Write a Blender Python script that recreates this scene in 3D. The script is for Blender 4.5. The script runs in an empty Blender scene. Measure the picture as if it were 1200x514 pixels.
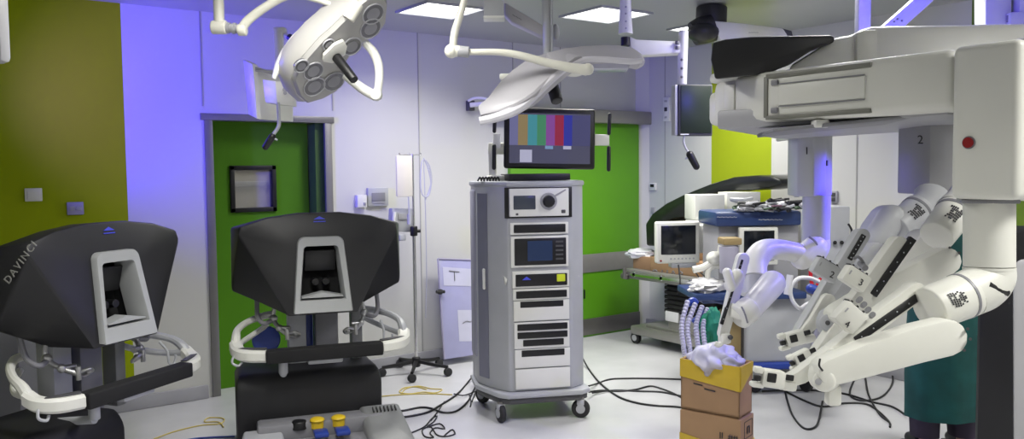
import bpy, bmesh, math, random
from mathutils import Vector, Matrix, noise
random.seed(7)
S = bpy.context.scene
COL = S.collection
R = math.radians
V = Vector
# ------------------------------------------------------------------ camera
F = 970.0
H = 1.65
YAW, PITCH, ROLL = R(35.55), R(-3.38), R(-0.61)
fw = V((math.sin(YAW)*math.cos(PITCH), math.cos(YAW)*math.cos(PITCH), math.sin(PITCH)))
_r = V((math.cos(YAW), -math.sin(YAW), 0)); _u = _r.cross(fw)
rt = math.cos(ROLL)*_r + math.sin(ROLL)*_u
up = -math.sin(ROLL)*_r + math.cos(ROLL)*_u
CP = V((0, 0, H))
cam = bpy.data.cameras.new('camera'); camo = bpy.data.objects.new('camera', cam); COL.objects.link(camo)
cam.sensor_width = 36; cam.lens = F/1200*36; cam.clip_start = 0.05
M4 = Matrix.Identity(4)
for i in range(3):
    M4[i][0] = rt[i]; M4[i][1] = up[i]; M4[i][2] = -fw[i]; M4[i][3] = CP[i]
camo.matrix_world = M4
S.camera = camo
S.view_settings.view_transform = 'Standard'; S.view_settings.look = 'None'
S.view_settings.gamma = 1; S.view_settings.use_curve_mapping = False
S.view_settings.exposure = 0.12
# ------------------------------------------------------------------ world + lights
W = bpy.data.worlds.new('world'); S.world = W; W.use_nodes = True
W.node_tree.nodes['Background'].inputs[0].default_value = (0.8, 0.85, 1, 1)
W.node_tree.nodes['Background'].inputs[1].default_value = 0.2
CZ = 2.82
def ray(x, y): return fw + rt*((x-600)/F) - up*((y-257)/F)
def P(x, y, D): return CP + ray(x, y)*D                      # the point a distance D into the room
def lamp(name, kind, loc, power, color=(1, 1, 1), size=0.5, target=None, sizey=None, spot=None, blend=0.8):
    l = bpy.data.lights.new(name, kind); l.energy = power; l.color = color
    if kind == 'AREA':
        l.size = size
        if name == 'ceiling_lamp': l.spread = R(140)
        if sizey: l.shape = 'RECTANGLE'; l.size_y = sizey
    else:
        l.shadow_soft_size = size
    if kind == 'SPOT': l.spot_size = R(spot or 60); l.spot_blend = blend
    o = bpy.data.objects.new(name, l); COL.objects.link(o); o.location = loc
    d = (V(target)-V(loc)) if target else V((0, 0, -1))
    o.rotation_euler = d.to_track_quat('-Z', 'Y').to_euler()
    return o
WARM = (1.0, 0.985, 0.93)
CEIL = [  # x, y, size x, size y : the three fixtures in view, then the rest of the grid behind the camera
    (3.125, 5.235, .46, .44), (4.26, 4.72, .48, .46), (5.38, 4.70, .46, .44),
    (3.9, 2.5, .6, .6), (5.2, 1.0, .6, .6), (1.2, 3.0, .6, .6), (0.4, -0.6, .6, .6), (3.0, 0.0, .6, .6), (-1.6, 2.4, .6, .6)]
PW = [20, 25, 23, 34, 26, 36, 44, 40, 10]
for (x, y, a, b), p in zip(CEIL, PW):
    lamp('ceiling_lamp', 'AREA', (x, y, CZ-0.03), p, WARM, a, sizey=b)
VIO = (0.08, 0.045, 1.0)
lamp('unseen_violet_spot', 'SPOT', (-0.10, 5.15, 2.12), 430, VIO, .06, target=(1.85, 6.30, 2.22), spot=72, blend=1.0)
lamp('unseen_violet_spot', 'SPOT', (0.30, 5.20, 2.30), 150, VIO, .04, target=(1.50, 4.40, 2.15), spot=46, blend=1.0)  # second unseen spot, added to tint the side of the white screen
lamp('unseen_violet_spot', 'SPOT', tuple(P(1085, -10, 3.25)), 34, VIO, .03, target=tuple(P(1080, 0, 3.9)), spot=150, blend=.4)  # unseen spot added above the boom to tint the ceiling posts
lamp('unseen_violet_spot', 'SPOT', tuple(P(1090, 178, 4.3)), 55, VIO, .02, target=tuple(P(930, 300, 4.3)), spot=80, blend=1)  # unseen spot added behind an arm column to tint the far arm

# ------------------------------------------------------------------ helpers
def onX(x, y, X): d = ray(x, y); return CP + d*(X/d.x)       # the point of the plane x = X
def onY(x, y, Y): d = ray(x, y); return CP + d*(Y/d.y)
def onZ(x, y, Z=0): d = ray(x, y); return CP + d*((Z-H)/d.z)
def onP(x, y, p, n): d = ray(x, y); return CP + d*((p-CP).dot(n)/d.dot(n))
def cv(a, b, c): return (rt*a + up*b + fw*c).normalized()

def basis(d):
    d = d.normalized(); a = V((0, 0, 1)) if abs(d.z) < .95 else V((1, 0, 0))
    x = d.cross(a).normalized(); return x, d.cross(x).normalized()
def smooth(pts, k=6):
    pts = [V(p) for p in pts]
    if len(pts) < 3: return pts
    q = [2*pts[0]-pts[1]]+pts+[2*pts[-1]-pts[-2]]; out = []
    for i in range(1, len(q)-2):
        for j in range(k):
            t = j/k; a, b, c, d = q[i-1:i+3]
            out.append(.5*((2*b)+(c-a)*t+(2*a-5*b+4*c-d)*t*t+(3*b-a-3*c+d)*t**3))
    out.append(pts[-1]); return out

class MB:
    def __init__(s): s.bm = bmesh.new(); s.mi = 0
    def add(s, bm):
        me = bpy.data.meshes.new('t'); 
        for f in bm.faces: f.material_index = s.mi
        bm.to_mesh(me); bm.free(); s.bm.from_mesh(me); bpy.data.meshes.remove(me); return s
    def mat(s, i): s.mi = i; return s
    def box(s, c, sz, rot=None, bev=0.0, seg=2, M=None):
        b = bmesh.new(); bmesh.ops.create_cube(b, size=1)
        for v in b.verts: v.co = V((v.co.x*sz[0], v.co.y*sz[1], v.co.z*sz[2]))
        if bev > 0: bmesh.ops.bevel(b, geom=b.edges[:], offset=min(bev, min(sz)*.48), segments=seg, profile=.5, affect='EDGES')
        if rot is not None:
            rm = rot if isinstance(rot, Matrix) else Matrix.Rotation(rot, 4, 'Z')
            b.transform(rm)
        b.transform(Matrix.Translation(V(c)))
        if M: b.transform(M)
        return s.add(b)
    def cyl(s, p0, p1, r0, r1=None, n=20, bev=0):
        p0, p1 = V(p0), V(p1); r1 = r0 if r1 is None else r1
        b = bmesh.new(); x, y = basis(p1-p0); R0 = []; R1 = []
        for i in range(n):
            a = 2*math.pi*i/n; d = x*math.cos(a)+y*math.sin(a)
            R0.append(b.verts.new(p0+d*r0)); R1.append(b.verts.new(p1+d*r1))
        for i in range(n): b.faces.new((R0[i], R0[(i+1) % n], R1[(i+1) % n], R1[i]))
        c0 = b.faces.new(R0[::-1]); c1 = b.faces.new(R1)
        if bev:
            es = list(c0.edges)+list(c1.edges)
            bmesh.ops.bevel(b, geom=es, offset=bev, segments=3, profile=.5, affect='EDGES')
        bmesh.ops.recalc_face_normals(b, faces=b.faces[:])
        return s.add(b)
    def tube(s, pts, r, n=10, k=6, sm=True):
        rr = r if isinstance(r, (list, tuple)) else [r]*len(pts)
        if sm and len(pts) > 2:
            n0 = len(pts); P_ = smooth(pts, k); R_ = []
            for i in range(len(P_)):
                t = i/k; j = min(int(t), n0-2); R_.append(rr[j]+(rr[j+1]-rr[j])*min(t-j, 1))
        else: P_ = [V(p) for p in pts]; R_ = list(rr)
        b = bmesh.new(); rings = []; px = None
        for i, p in enumerate(P_):
            d = (P_[min(i+1, len(P_)-1)]-P_[max(i-1, 0)])
            d = d.normalized() if d.length > 1e-9 else V((0, 0, 1))
            if px is None: x, y = basis(d)
            else:
                x = (px-d*px.dot(d)); x = x.normalized() if x.length > 1e-6 else basis(d)[0]; y = d.cross(x)
            px = x
            rings.append([b.verts.new(p+(x*math.cos(2*math.pi*j/n)+y*math.sin(2*math.pi*j/n))*R_[i]) for j in range(n)])
        for A, B in zip(rings, rings[1:]):
            for j in range(n): b.faces.new((A[j], A[(j+1) % n], B[(j+1) % n], B[j]))
        b.faces.new(rings[0][::-1]); b.faces.new(rings[-1])
        bmesh.ops.recalc_face_normals(b, faces=b.faces[:])
        return s.add(b)
    def capsule(s, p0, p1, r0, r1=None, n=20):
        p0, p1 = V(p0), V(p1); r1 = r0 if r1 is None else r1; d = (p1-p0).normalized(); pts = []; rr = []
        for i in range(5): a = math.pi/2*(i/5); pts.append(p0-d*r0*math.cos(a)); rr.append(max(r0*math.sin(a), r0*.04))
        pts += [p0, p1]; rr += [r0, r1]
        for i in range(4, -1, -1): a = math.pi/2*(i/5); pts.append(p1+d*r1*math.cos(a)); rr.append(max(r1*math.sin(a), r1*.04))
        return s.tube(pts, rr, n=n, sm=False)
    def loft(s, rings, caps=True, bev=0):
        b = bmesh.new(); RR = [[b.verts.new(V(p)) for p in r] for r in rings]; n = len(RR[0])
        for A, B in zip(RR, RR[1:]):
            for j in range(n):
                b.faces.new((A[j], A[(j+1) % n], B[(j+1) % n], B[j]))
        if caps: b.faces.new(RR[0][::-1]); b.faces.new(RR[-1])
        bmesh.ops.recalc_face_normals(b, faces=b.faces[:])
        if bev:
            es = [e for e in b.edges if len(e.link_faces) == 2 and e.calc_face_angle(0) > R(25)]
            bmesh.ops.bevel(b, geom=es, offset=bev, segments=2, profile=.5, affect='EDGES', clamp_overlap=True)
        return s.add(b)
    def prism(s, pts, off, bev=0):
        off = V(off); pts = [V(p) for p in pts]
        return s.loft([pts, [p+off for p in pts]], bev=bev)
    def ball(s, c, r, n=16, M=None, nz=0, fr=4):
        b = bmesh.new(); bmesh.ops.create_uvsphere(b, u_segments=n, v_segments=max(n*2//3, 6), radius=1)
        r = r if isinstance(r, (tuple, list)) else (r, r, r)
        for v in b.verts:
            k = 1+(nz*noise.noise(v.co*fr+V(c)) if nz else 0)
            v.co = V((v.co.x*r[0]*k, v.co.y*r[1]*k, v.co.z*r[2]*k))
        if M: b.transform(M)
        b.transform(Matrix.Translation(V(c)))
        return s.add(b)
    def quad(s, *pts):
        b = bmesh.new(); b.faces.new([b.verts.new(V(p)) for p in pts]); return s.add(b)

WM = {}
def build(name, mb, mats, parent=None, world=False, smooth_=True, ang=35):
    me = bpy.data.meshes.new(name); mb.bm.to_mesh(me); mb.bm.free()
    if world and parent is not None: me.transform(WM[parent.name].inverted())
    for m in (mats if isinstance(mats, (list, tuple)) else [mats]): me.materials.append(m)
    if smooth_:
        me.polygons.foreach_set('use_smooth', [True]*len(me.polygons)); me.set_sharp_from_angle(angle=R(ang))
    o = bpy.data.objects.new(name, me); COL.objects.link(o)
    if parent is not None: o.parent = parent; WM[o.name] = WM[parent.name]
    else: WM[o.name] = Matrix.Identity(4)
    return o
def tag(o, label, cat, group=None, kind=None):
    o['label'] = label; o['category'] = cat
    if group: o['group'] = group
    if kind: o['kind'] = kind
    return o
def thing(name, label, cat, loc=(0, 0, 0), rz=0, group=None):
    o = bpy.data.objects.new(name, None); COL.objects.link(o); o.empty_display_size = .1
    o.location = loc; o.rotation_euler = (0, 0, rz)
    WM[o.name] = Matrix.Translation(V(loc)) @ Matrix.Rotation(rz, 4, 'Z')
    return tag(o, label, cat, group)
def struct(name, mb, m, **k):
    o = build(name, mb, m, **k); o['kind'] = 'structure'; return o
def recentre(o):
    """move a one-mesh thing's origin to the base of its mesh"""
    me = o.data; n = len(me.vertices)
    c = V((sum(v.co.x for v in me.vertices)/n, sum(v.co.y for v in me.vertices)/n, min(v.co.z for v in me.vertices)))
    me.transform(Matrix.Translation(-c)); o.location = c; return o
def single(name, mb, mats, label, cat, group=None, kind=None, **k):
    return recentre(tag(build(name, mb, mats, **k), label, cat, group, kind))
def text(name, body, size, origin, xdir, ydir, m, parent, world=True, ext=.0008, align='CENTER', sp=1.0):
    c = bpy.data.curves.new('txt', 'FONT'); c.body = body; c.size = size; c.space_character = sp; c.extrude = ext; c.align_x = align; c.align_y = 'CENTER'
    o = bpy.data.objects.new('txt', c); COL.objects.link(o)
    dg = bpy.context.evaluated_depsgraph_get(); dg.update()
    me = bpy.data.meshes.new_from_object(o.evaluated_get(dg)); bpy.data.objects.remove(o); bpy.data.curves.remove(c)
    x = V(xdir).normalized(); z = x.cross(V(ydir)).normalized(); y = z.cross(x)
    T = Matrix.Identity(4)
    for i in range(3): T[i][0] = x[i]; T[i][1] = y[i]; T[i][2] = z[i]; T[i][3] = origin[i]
    me.transform(T)
    if world: me.transform(WM[parent.name].inverted())
    me.materials.clear(); me.materials.append(m)
    t = bpy.data.objects.new(name, me); COL.objects.link(t); t.parent = parent; WM[t.name] = WM[parent.name]
    return t

# ------------------------------------------------------------------ materials
def mat(name, c, rough=.45, metal=0., var=.04, scale=6., bump=0., emit=None, es=0., trans=0., alpha=1., spec=.5, coat=0.):
    m = bpy.data.materials.new(name); m.use_nodes = True; nt = m.node_tree; b = nt.nodes['Principled BSDF']
    b.inputs['Roughness'].default_value = rough; b.inputs['Metallic'].default_value = metal
    b.inputs['Specular IOR Level'].default_value = spec; b.inputs['Coat Weight'].default_value = coat
    tc = nt.nodes.new('ShaderNodeTexCoord'); nz = nt.nodes.new('ShaderNodeTexNoise')
    nz.inputs['Scale'].default_value = scale; nz.inputs['Detail'].default_value = 3
    nt.links.new(tc.outputs['Object'], nz.inputs['Vector'])
    cr = nt.nodes.new('ShaderNodeValToRGB')
    cr.color_ramp.elements[0].position = .3; cr.color_ramp.elements[1].position = .7
    cr.color_ramp.elements[0].color = (*[max(0, x*(1-var)) for x in c], 1)
    cr.color_ramp.elements[1].color = (*[min(1, x*(1+var)) for x in c], 1)
    nt.links.new(nz.outputs['Fac'], cr.inputs[0]); nt.links.new(cr.outputs[0], b.inputs['Base Color'])
    if bump:
        bp = nt.nodes.new('ShaderNodeBump'); bp.inputs['Strength'].default_value = bump; bp.inputs['Distance'].default_value = .01
        nt.links.new(nz.outputs['Fac'], bp.inputs['Height']); nt.links.new(bp.outputs[0], b.inputs['Normal'])
    if emit: b.inputs['Emission Color'].default_value = (*emit, 1); b.inputs['Emission Strength'].default_value = es
    b.inputs['Transmission Weight'].default_value = trans; b.inputs['Alpha'].default_value = alpha
    return m
wallw = mat('wall_white', (.60, .60, .57), .5, var=.02, scale=1)
wallc = mat('wall_olive', (.31, .385, .006), .6, spec=.08, var=.03, scale=1)
wallt = mat('wall_teal_green', (.12, .20, .01), .5)
lime = mat('wall_lime', (.34, .42, .008), .45, var=.02)
ceilm = mat('ceiling_grey', (.40, .41, .41), .35, var=.02, scale=1, spec=.7)
floorm = mat('floor_vinyl', (.56, .56, .58), .27, var=.05, scale=3, spec=.5)
doorg = mat('door_green', (.075, .225, .008), .5, spec=.2, var=.03, scale=2)
doorl = mat('sliding_door_green', (.10, .32, .006), .45, var=.03, scale=2)
steel = mat('steel', (.31, .30, .285), .38, .45, scale=9)
steeld = mat('steel_dark', (.22, .21, .20), .4, .7)
skirt = mat('skirting_grey', (.34, .34, .37), .5)
seam = mat('panel_seam', (.36, .36, .34), .7)
white = mat('white_plastic', (.74, .74, .70), .35, var=.02)
cream = mat('white_cream_shell', (.72, .72, .66), .38, var=.02)
warmw = mat('lamp_arm_paint', (.72, .71, .62), .35)
grey = mat('grey_plastic', (.36, .36, .38), .45)
mgrey2 = mat('tray_grey', (.20, .205, .21), .45)
lgrey = mat('light_grey_paint', (.42, .43, .455), .4)
mgrey = mat('mid_grey', (.22, .22, .24), .45)
dgrey = mat('dark_grey', (.065, .065, .07), .5)
charc = mat('charcoal_shell', (.013, .013, .0145), .42, var=.08)
charb = mat('charcoal_base', (.009, .009, .011), .55)
black = mat('black_plastic', (.005, .005, .006), .45)
blackm = mat('black_matt', (.006, .006, .007), .85)
rubber = mat('rubber', (.02, .02, .022), .7)
chrome = mat('chrome', (.7, .7, .7), .2, 1.)
blue = mat('blue_plastic', (.02, .05, .30), .35)
bluem = mat('blue_tray', (.02, .045, .15), .4)
yellow = mat('yellow_plastic', (.72, .50, .02), .4)
ylw2 = mat('lime_button', (.65, .75, .03), .4)
redm = mat('red_button', (.28, .01, .012), .35)
redc = mat('red_cable', (.5, .01, .02), .4)
carton = mat('cardboard', (.33, .20, .105), .75, var=.08, scale=5)
cartd = mat('cardboard_dark', (.22, .12, .055), .8, var=.1)
tape = mat('yellow_tape', (.52, .36, .02), .3, var=.08, scale=9, bump=.2)
teal = mat('green_gown_cloth', (.004, .075, .07), .8, var=.25, scale=7, bump=.3)
trouser = mat('dark_trousers', (.035, .025, .05), .8, var=.2)
skin = mat('skin', (.52, .30, .20), .5)
hairm = mat('hair', (.02, .012, .008), .7)
poly = mat('black_vinyl_cover', (.010, .012, .010), .28, bump=.25, scale=9)
paper = mat('white_paper', (.72, .72, .74), .7, var=.05)
glassd = mat('lamp_lens', (.09, .09, .10), .12, coat=.4)
lampg = mat('lamp_underside', (.36, .355, .34), .4)
lampt = mat('lamp_shell', (.43, .42, .45), .35)
screenb = mat('screen_off', (.006, .008, .012), .15)
screeng = mat('screen_green_reflection', (.02, .03, .02), .35, spec=.3)  # green reflection of the room is put into this dark screen colour
panelem = mat('light_diffuser', (.9, .9, .9), .5, emit=(1, .99, .95), es=3.2)
greenb = mat('green_cloth', (.01, .22, .12), .7, var=.2, bump=.3)
bagm = mat('clear_plastic_bag', (.62, .62, .78), .25, var=.15, scale=5, bump=.35, alpha=.72)
tubem = mat('clear_tubing', (.55, .55, .66), .3, alpha=.75)
paperv = mat('paper_behind_film', (.52, .52, .66), .6)
pvc = mat('clear_panel', (.42, .42, .66), .25, var=.05, alpha=.85)
bagc = mat('drip_bag_film', (.80, .76, .70), .35, alpha=.7)
cable = mat('cable_black', (.012, .012, .014), .5)
cablew = mat('cable_white', (.65, .65, .68), .5)
cabley = mat('cable_yellow', (.60, .48, .12), .5)
inkm = mat('ink', (.02, .02, .025), .6)
inkg = mat('grey_ink', (.16, .16, .17), .6)
logom = mat('logo_silver', (.30, .30, .27), .35)
logob = mat('logo_blue', (.05, .06, .5), .35, emit=(.08, .1, .9), es=.15)
brass = mat('clutter_brown', (.30, .22, .10), .7)
def emis(name, c, s=1.0):
    return mat(name, tuple(x*.2 for x in c), .25, emit=c, es=s)

# ------------------------------------------------------------------ room
YA, XB = 6.22, 6.12
XL, YB = -3.2, -2.6
D1 = (1.72, 2.66, 2.08)      # first doorway: x0, x1, height
b = MB(); b.box(((XL+XB)/2, (YB+YA)/2, -.05), (XB-XL+.4, YA-YB+2.4, .1)); struct('floor', b, floorm)
b = MB(); b.box(((XL+XB)/2, (YB+YA)/2, CZ+.05), (XB-XL+.4, YA-YB+.4, .1)); struct('ceiling', b, ceilm)
b = MB()
b.mat(1).box(((XL+1.17)/2, YA+.1, CZ/2), (1.17-XL, .2, CZ))
b.mat(0).box(((1.17+D1[0])/2, YA+.1, CZ/2), (D1[0]-1.17, .2, CZ))
b.box(((D1[0]+D1[1])/2, YA+.1, (CZ+D1[2])/2), (D1[1]-D1[0], .2, CZ-D1[2]))
b.box(((D1[1]+XB+.1)/2, YA+.1, CZ/2), (XB+.1-D1[1], .2, CZ))
struct('wall_far', b, [wallw, wallc])
b = MB()
ys = [(YA, 5.30, 0), (5.30, 4.62, 1), (4.62, 2.93, 0), (2.93, 2.55, 2), (2.55, YB, 0)]
for y0, y1, i in ys: b.mat(i).box((XB+.1, (y0+y1)/2, CZ/2), (.2, y0-y1, CZ))
struct('wall_right', b, [wallw, lime, wallt])
b = MB(); b.box((XL-.1, (YB+YA)/2, CZ/2), (.2, YA-YB, CZ)); struct('wall_left', b, wallw)
b = MB(); b.box(((XL+XB)/2, YB-.1, CZ/2), (XB-XL+.4, .2, CZ)); struct('wall_near', b, wallw)
# rounded corner post where the two walls meet
b = MB(); b.prism([(XB-.10, YA, 0), (XB, YA-.10, 0), (XB, YA, 0)], (0, 0, CZ)); struct('trim_1', b, wallw)
n = 2
for x in (3.48, 4.47, 5.03):
    b = MB(); b.box((x, YA-.001, CZ/2), (.010, .006, CZ)); struct('trim_%d' % n, b, seam); n += 1
b = MB(); b.box((1.695, YA-.001, (CZ+D1[2]+.06)/2), (.010, .006, CZ-D1[2]-.06)); struct('trim_%d' % n, b, seam); n += 1
b = MB(); b.box((2.70, YA-.001, (CZ+D1[2]+.06)/2), (.010, .006, CZ-D1[2]-.06)); struct('trim_%d' % n, b, seam); n += 1
for y in (5.9, 3.80):
    b = MB(); b.box((XB-.001, y, CZ/2), (.006, .010, CZ)); struct('trim_%d' % n, b, seam); n += 1
b = MB(); b.box(((XL+D1[0]-.05)/2, YA-.012, .05), (D1[0]-.05-XL, .03, .10), bev=.008)
b.box(((D1[1]+.05+4.35)/2, YA-.012, .05), (4.35-D1[1]-.05, .03, .10), bev=.008)
struct('baseboard_far', b, skirt)
b = MB(); b.box((XB-.012, (YB+YA)/2, .05), (.03, YA-YB, .10), bev=.008); struct('baseboard_right', b, skirt)

# first doorway: steel frame, recessed green door with a small window, a corridor behind the glass
d = struct('door_1', MB().box((0, 0, 0), (.001, .001, .001)), doorg)
COLR = .20
bpy.data.objects.remove(d)
b = MB()   # door leaf with window hole, recessed in the wall
wx0, wx1, wz0, wz1 = 1.93, 2.29, 1.35, 1.71
yd = YA+.215
for x0, x1, z0, z1 in ((D1[0], wx0, 0, D1[2]), (wx1, 2.56, 0, D1[2]), (wx0, wx1, 0, wz0), (wx0, wx1, wz1, D1[2])):
    b.box(((x0+x1)/2, yd, (z0+z1)/2), (x1-x0, .05, z1-z0))
door1 = struct('door_1', b, doorg)
b = MB()
fwd = .035
for x0, x1, z0, z1 in ((wx0, wx0+fwd, wz0, wz1), (wx1-fwd, wx1, wz0, wz1), (wx0, wx1, wz0, wz0+fwd), (wx0, wx1, wz1-fwd, wz1)):
    b.box(((x0+x1)/2, yd-.01, (z0+z1)/2), (x1-x0, .07, z1-z0), bev=.004)
build('window_frame', b, black, door1)
b = MB(); b.box(((wx0+wx1)/2, yd, (wz0+wz1)/2), (wx1-wx0-.06, .008, wz1-wz0-.06))
build('pane', b, mat('door_glass', (.6, .6, .58), .05, alpha=.25), door1)
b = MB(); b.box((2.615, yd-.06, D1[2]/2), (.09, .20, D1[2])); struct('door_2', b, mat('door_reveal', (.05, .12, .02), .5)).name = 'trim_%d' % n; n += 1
b = MB()
b.box((D1[0]+.01, YA+.002, D1[2]/2), (.06, .03, D1[2]), bev=.004)
b.box((D1[1]-.005, YA+.002, D1[2]/2), (.06, .03, D1[2]), bev=.004)
b.box(((D1[0]+D1[1])/2, YA-.004, D1[2]-.015), (D1[1]-D1[0]+.09, .03, .05), bev=.004)
b.box(((D1[0]+D1[1])/2, YA+.10, D1[2]-.02), (D1[1]-D1[0], .20, .03))
struct('trim_%d' % n, b, mat('door_frame_steel', (.22, .215, .21), .4, .5)); n += 1
# corridor seen through the door window
b = MB()
b.box((2.1, YA+1.6, 1.4), (3.4, .05, 2.8)); b.box((.4, YA+.95, 1.4), (.05, 1.3, 2.8)); b.box((3.8, YA+.95, 1.4), (.05, 1.3, 2.8)); b.box((2.1, YA+.95, 2.8), (3.4, 1.4, .05))
struct('wall_corridor', b, mat('corridor_wall', (.42, .38, .32), .6))
b = MB(); b.box((2.3, YA+1.56, 1.55), (3.0, .03, .05), bev=.01); b.box((2.3, YA+1.56, 1.72), (3.0, .02, .02)); struct('trim_%d' % n, b, skirt); n += 1
lamp('corridor_lamp', 'AREA', (2.2, YA+1.0, 2.7), 9, WARM, .5)

# second doorway: green sliding leaf on a steel rail
b = MB(); b.box(((4.40+6.02)/2, YA-.025, 1.06), (1.62, .05, 2.12), bev=.004)
door2 = struct('door_2', b, doorl)
b = MB(); b.box((5.2, YA-.055, .10), (1.64, .014, .16), bev=.003); build('kick_plate', b, steeld, door2)
b = MB(); b.box((5.2, YA-.055, .73), (1.64, .014, .18), bev=.003); build('push_band', b, steel, door2)
b = MB(); b.box((5.2, YA-.075, 2.17), (2.0, .11, .13), bev=.012); struct('trim_%d' % n, b, steel); n += 1
b = MB(); b.box((5.27, YA-.055, .43), (.012, .02, .09), bev=.004); build('floor_bolt', b, black, door2)

# ceiling fixtures
for i, (x, y, a, c) in enumerate(CEIL):
    lab = ['square ceiling light panel above the left surgical lamp arm, leftmost of the lit panels',
           'square ceiling light panel above the colour bar monitor, middle of the lit panels',
           'small looking square ceiling light beside the dark ceiling pivot, rightmost lit panel'][i] if i < 3 else 'square ceiling light panel outside the picture, '+['above the robot boom', 'over the near end of the right wall', 'above the surgeon consoles', 'behind the viewer on the left', 'behind the viewer on the right', 'over the left end of the room'][i-3]
    t = thing('ceiling_light', lab, 'ceiling light', (x, y, CZ), 0, 'square ceiling light panels' if i >= 3 else 'lit ceiling panels in view')
    b = MB()
    for s in (-1, 1):
        b.box((s*(a/2+.008), 0, -.008), (.016, c+.032, .016)); b.box((0, s*(c/2+.008), -.008), (a, .016, .016))
    build('frame', b, lgrey, t)
    b = MB(); b.box((0, 0, -.004), (a, c, .008)); build('diffuser', b, panelem, t)

# things on the walls
def wallbox(name, label, cat, px, X=None, sz=(.1, .1), m=white, th=.02, extra=None, group=None):
    if X is None: p = onY(px[0], px[1], YA); c = (p.x, YA-th/2, p.z); s = (sz[0], th, sz[1])
    else: p = onX(px[0], px[1], XB); c = (XB-th/2, p.y, p.z); s = (th, sz[0], sz[1])
    t = thing(name, label, cat, (c[0], YA if X is None else c[1], c[2]) if X is None else (XB, c[1], c[2]), 0, group)
    b = MB(); b.box(c, s, bev=.004); build('plate', b, m, t, world=True)
    for nm, dx, dz, w, h, mm in (extra or []):
        b = MB()
        if X is None: b.box((c[0]+dx, YA-th-.003, c[2]+dz), (w, .008, h), bev=.002)
        else: b.box((XB-th-.003, c[1]-dx, c[2]+dz), (.008, w, h), bev=.002)
        build(nm, b, mm, t, world=True)
    return t
purp = mat('socket_grey', (.34, .32, .45), .5)
wallbox('light_switch', 'square white light switch plate on the olive wall', 'switch', (39, 228), sz=(.10, .085), extra=[('rocker', 0, 0, .07, .06, white)])
wallbox('wall_socket', 'small grey socket plate low on the olive wall beside the switch', 'socket', (88, 244), sz=(.10, .085), m=purp, extra=[('outlet', -.02, 0, .03, .03, grey), ('outlet', .02, 0, .03, .03, grey)])
wallbox('room_control_panel', 'square grey control display on white wall behind the centre console', 'control panel', (441.5, 230.5), sz=(.185, .15), m=lgrey, th=.03, extra=[('display', 0, 0, .12, .07, mgrey), ('surround', 0, -.045, .12, .012, grey)])
wallbox('wall_thermostat', 'small white thermostat box left of the grey control display', 'thermostat', (421.5, 235.5), sz=(.085, .10), m=white, th=.05, extra=[('button', .02, -.02, .02, .02, grey)])
wallbox('call_station', 'tall white switch strip with dark buttons beside the hanging screen', 'switch panel', (782, 128), X=1, sz=(.09, .24), extra=[('button', 0, .08, .035, .02, grey), ('button', 0, 0, .035, .04, dgrey), ('button', 0, -.08, .03, .02, grey)])
wallbox('door_sensor', 'tiny white wall sensor with dark window right of the sliding door', 'sensor', (766, 218.5), X=1, sz=(.09, .075), extra=[('sensor_eye', 0, .01, .05, .03, black)])
wallbox('wall_button', 'tiny grey wall button just above the black covered mattress', 'button', (766, 246), X=1, sz=(.045, .06), m=grey)
wallbox('wall_outlet', 'small grey wall socket right of robot arm column 1', 'socket', (978.5, 230.5), X=1, sz=(.06, .10), m=grey, extra=[('outlet', 0, .02, .03, .03, dgrey), ('outlet', 0, -.02, .03, .03, dgrey)])
# camera bracket on far wall
t = thing('wall_bracket', 'dark wall mount with a white swing arm left of the monitor', 'bracket', onY(549, 125, YA))
b = MB(); p = onY(549, 124, YA); b.box((p.x, YA-.03, p.z), (.06, .06, .09), bev=.006); build('mount', b, dgrey, t, world=True)
b = MB(); b.tube([onY(549, 118, YA-.06), onY(556, 115, YA-.12), onY(566, 115, YA-.2), onY(574, 117, YA-.25)], .012); b.tube([onY(551, 123, YA-.06), onY(562, 122, YA-.12), onY(574, 121, YA-.25)], .022); build('swing_arm', b, white, t, world=True)

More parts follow.
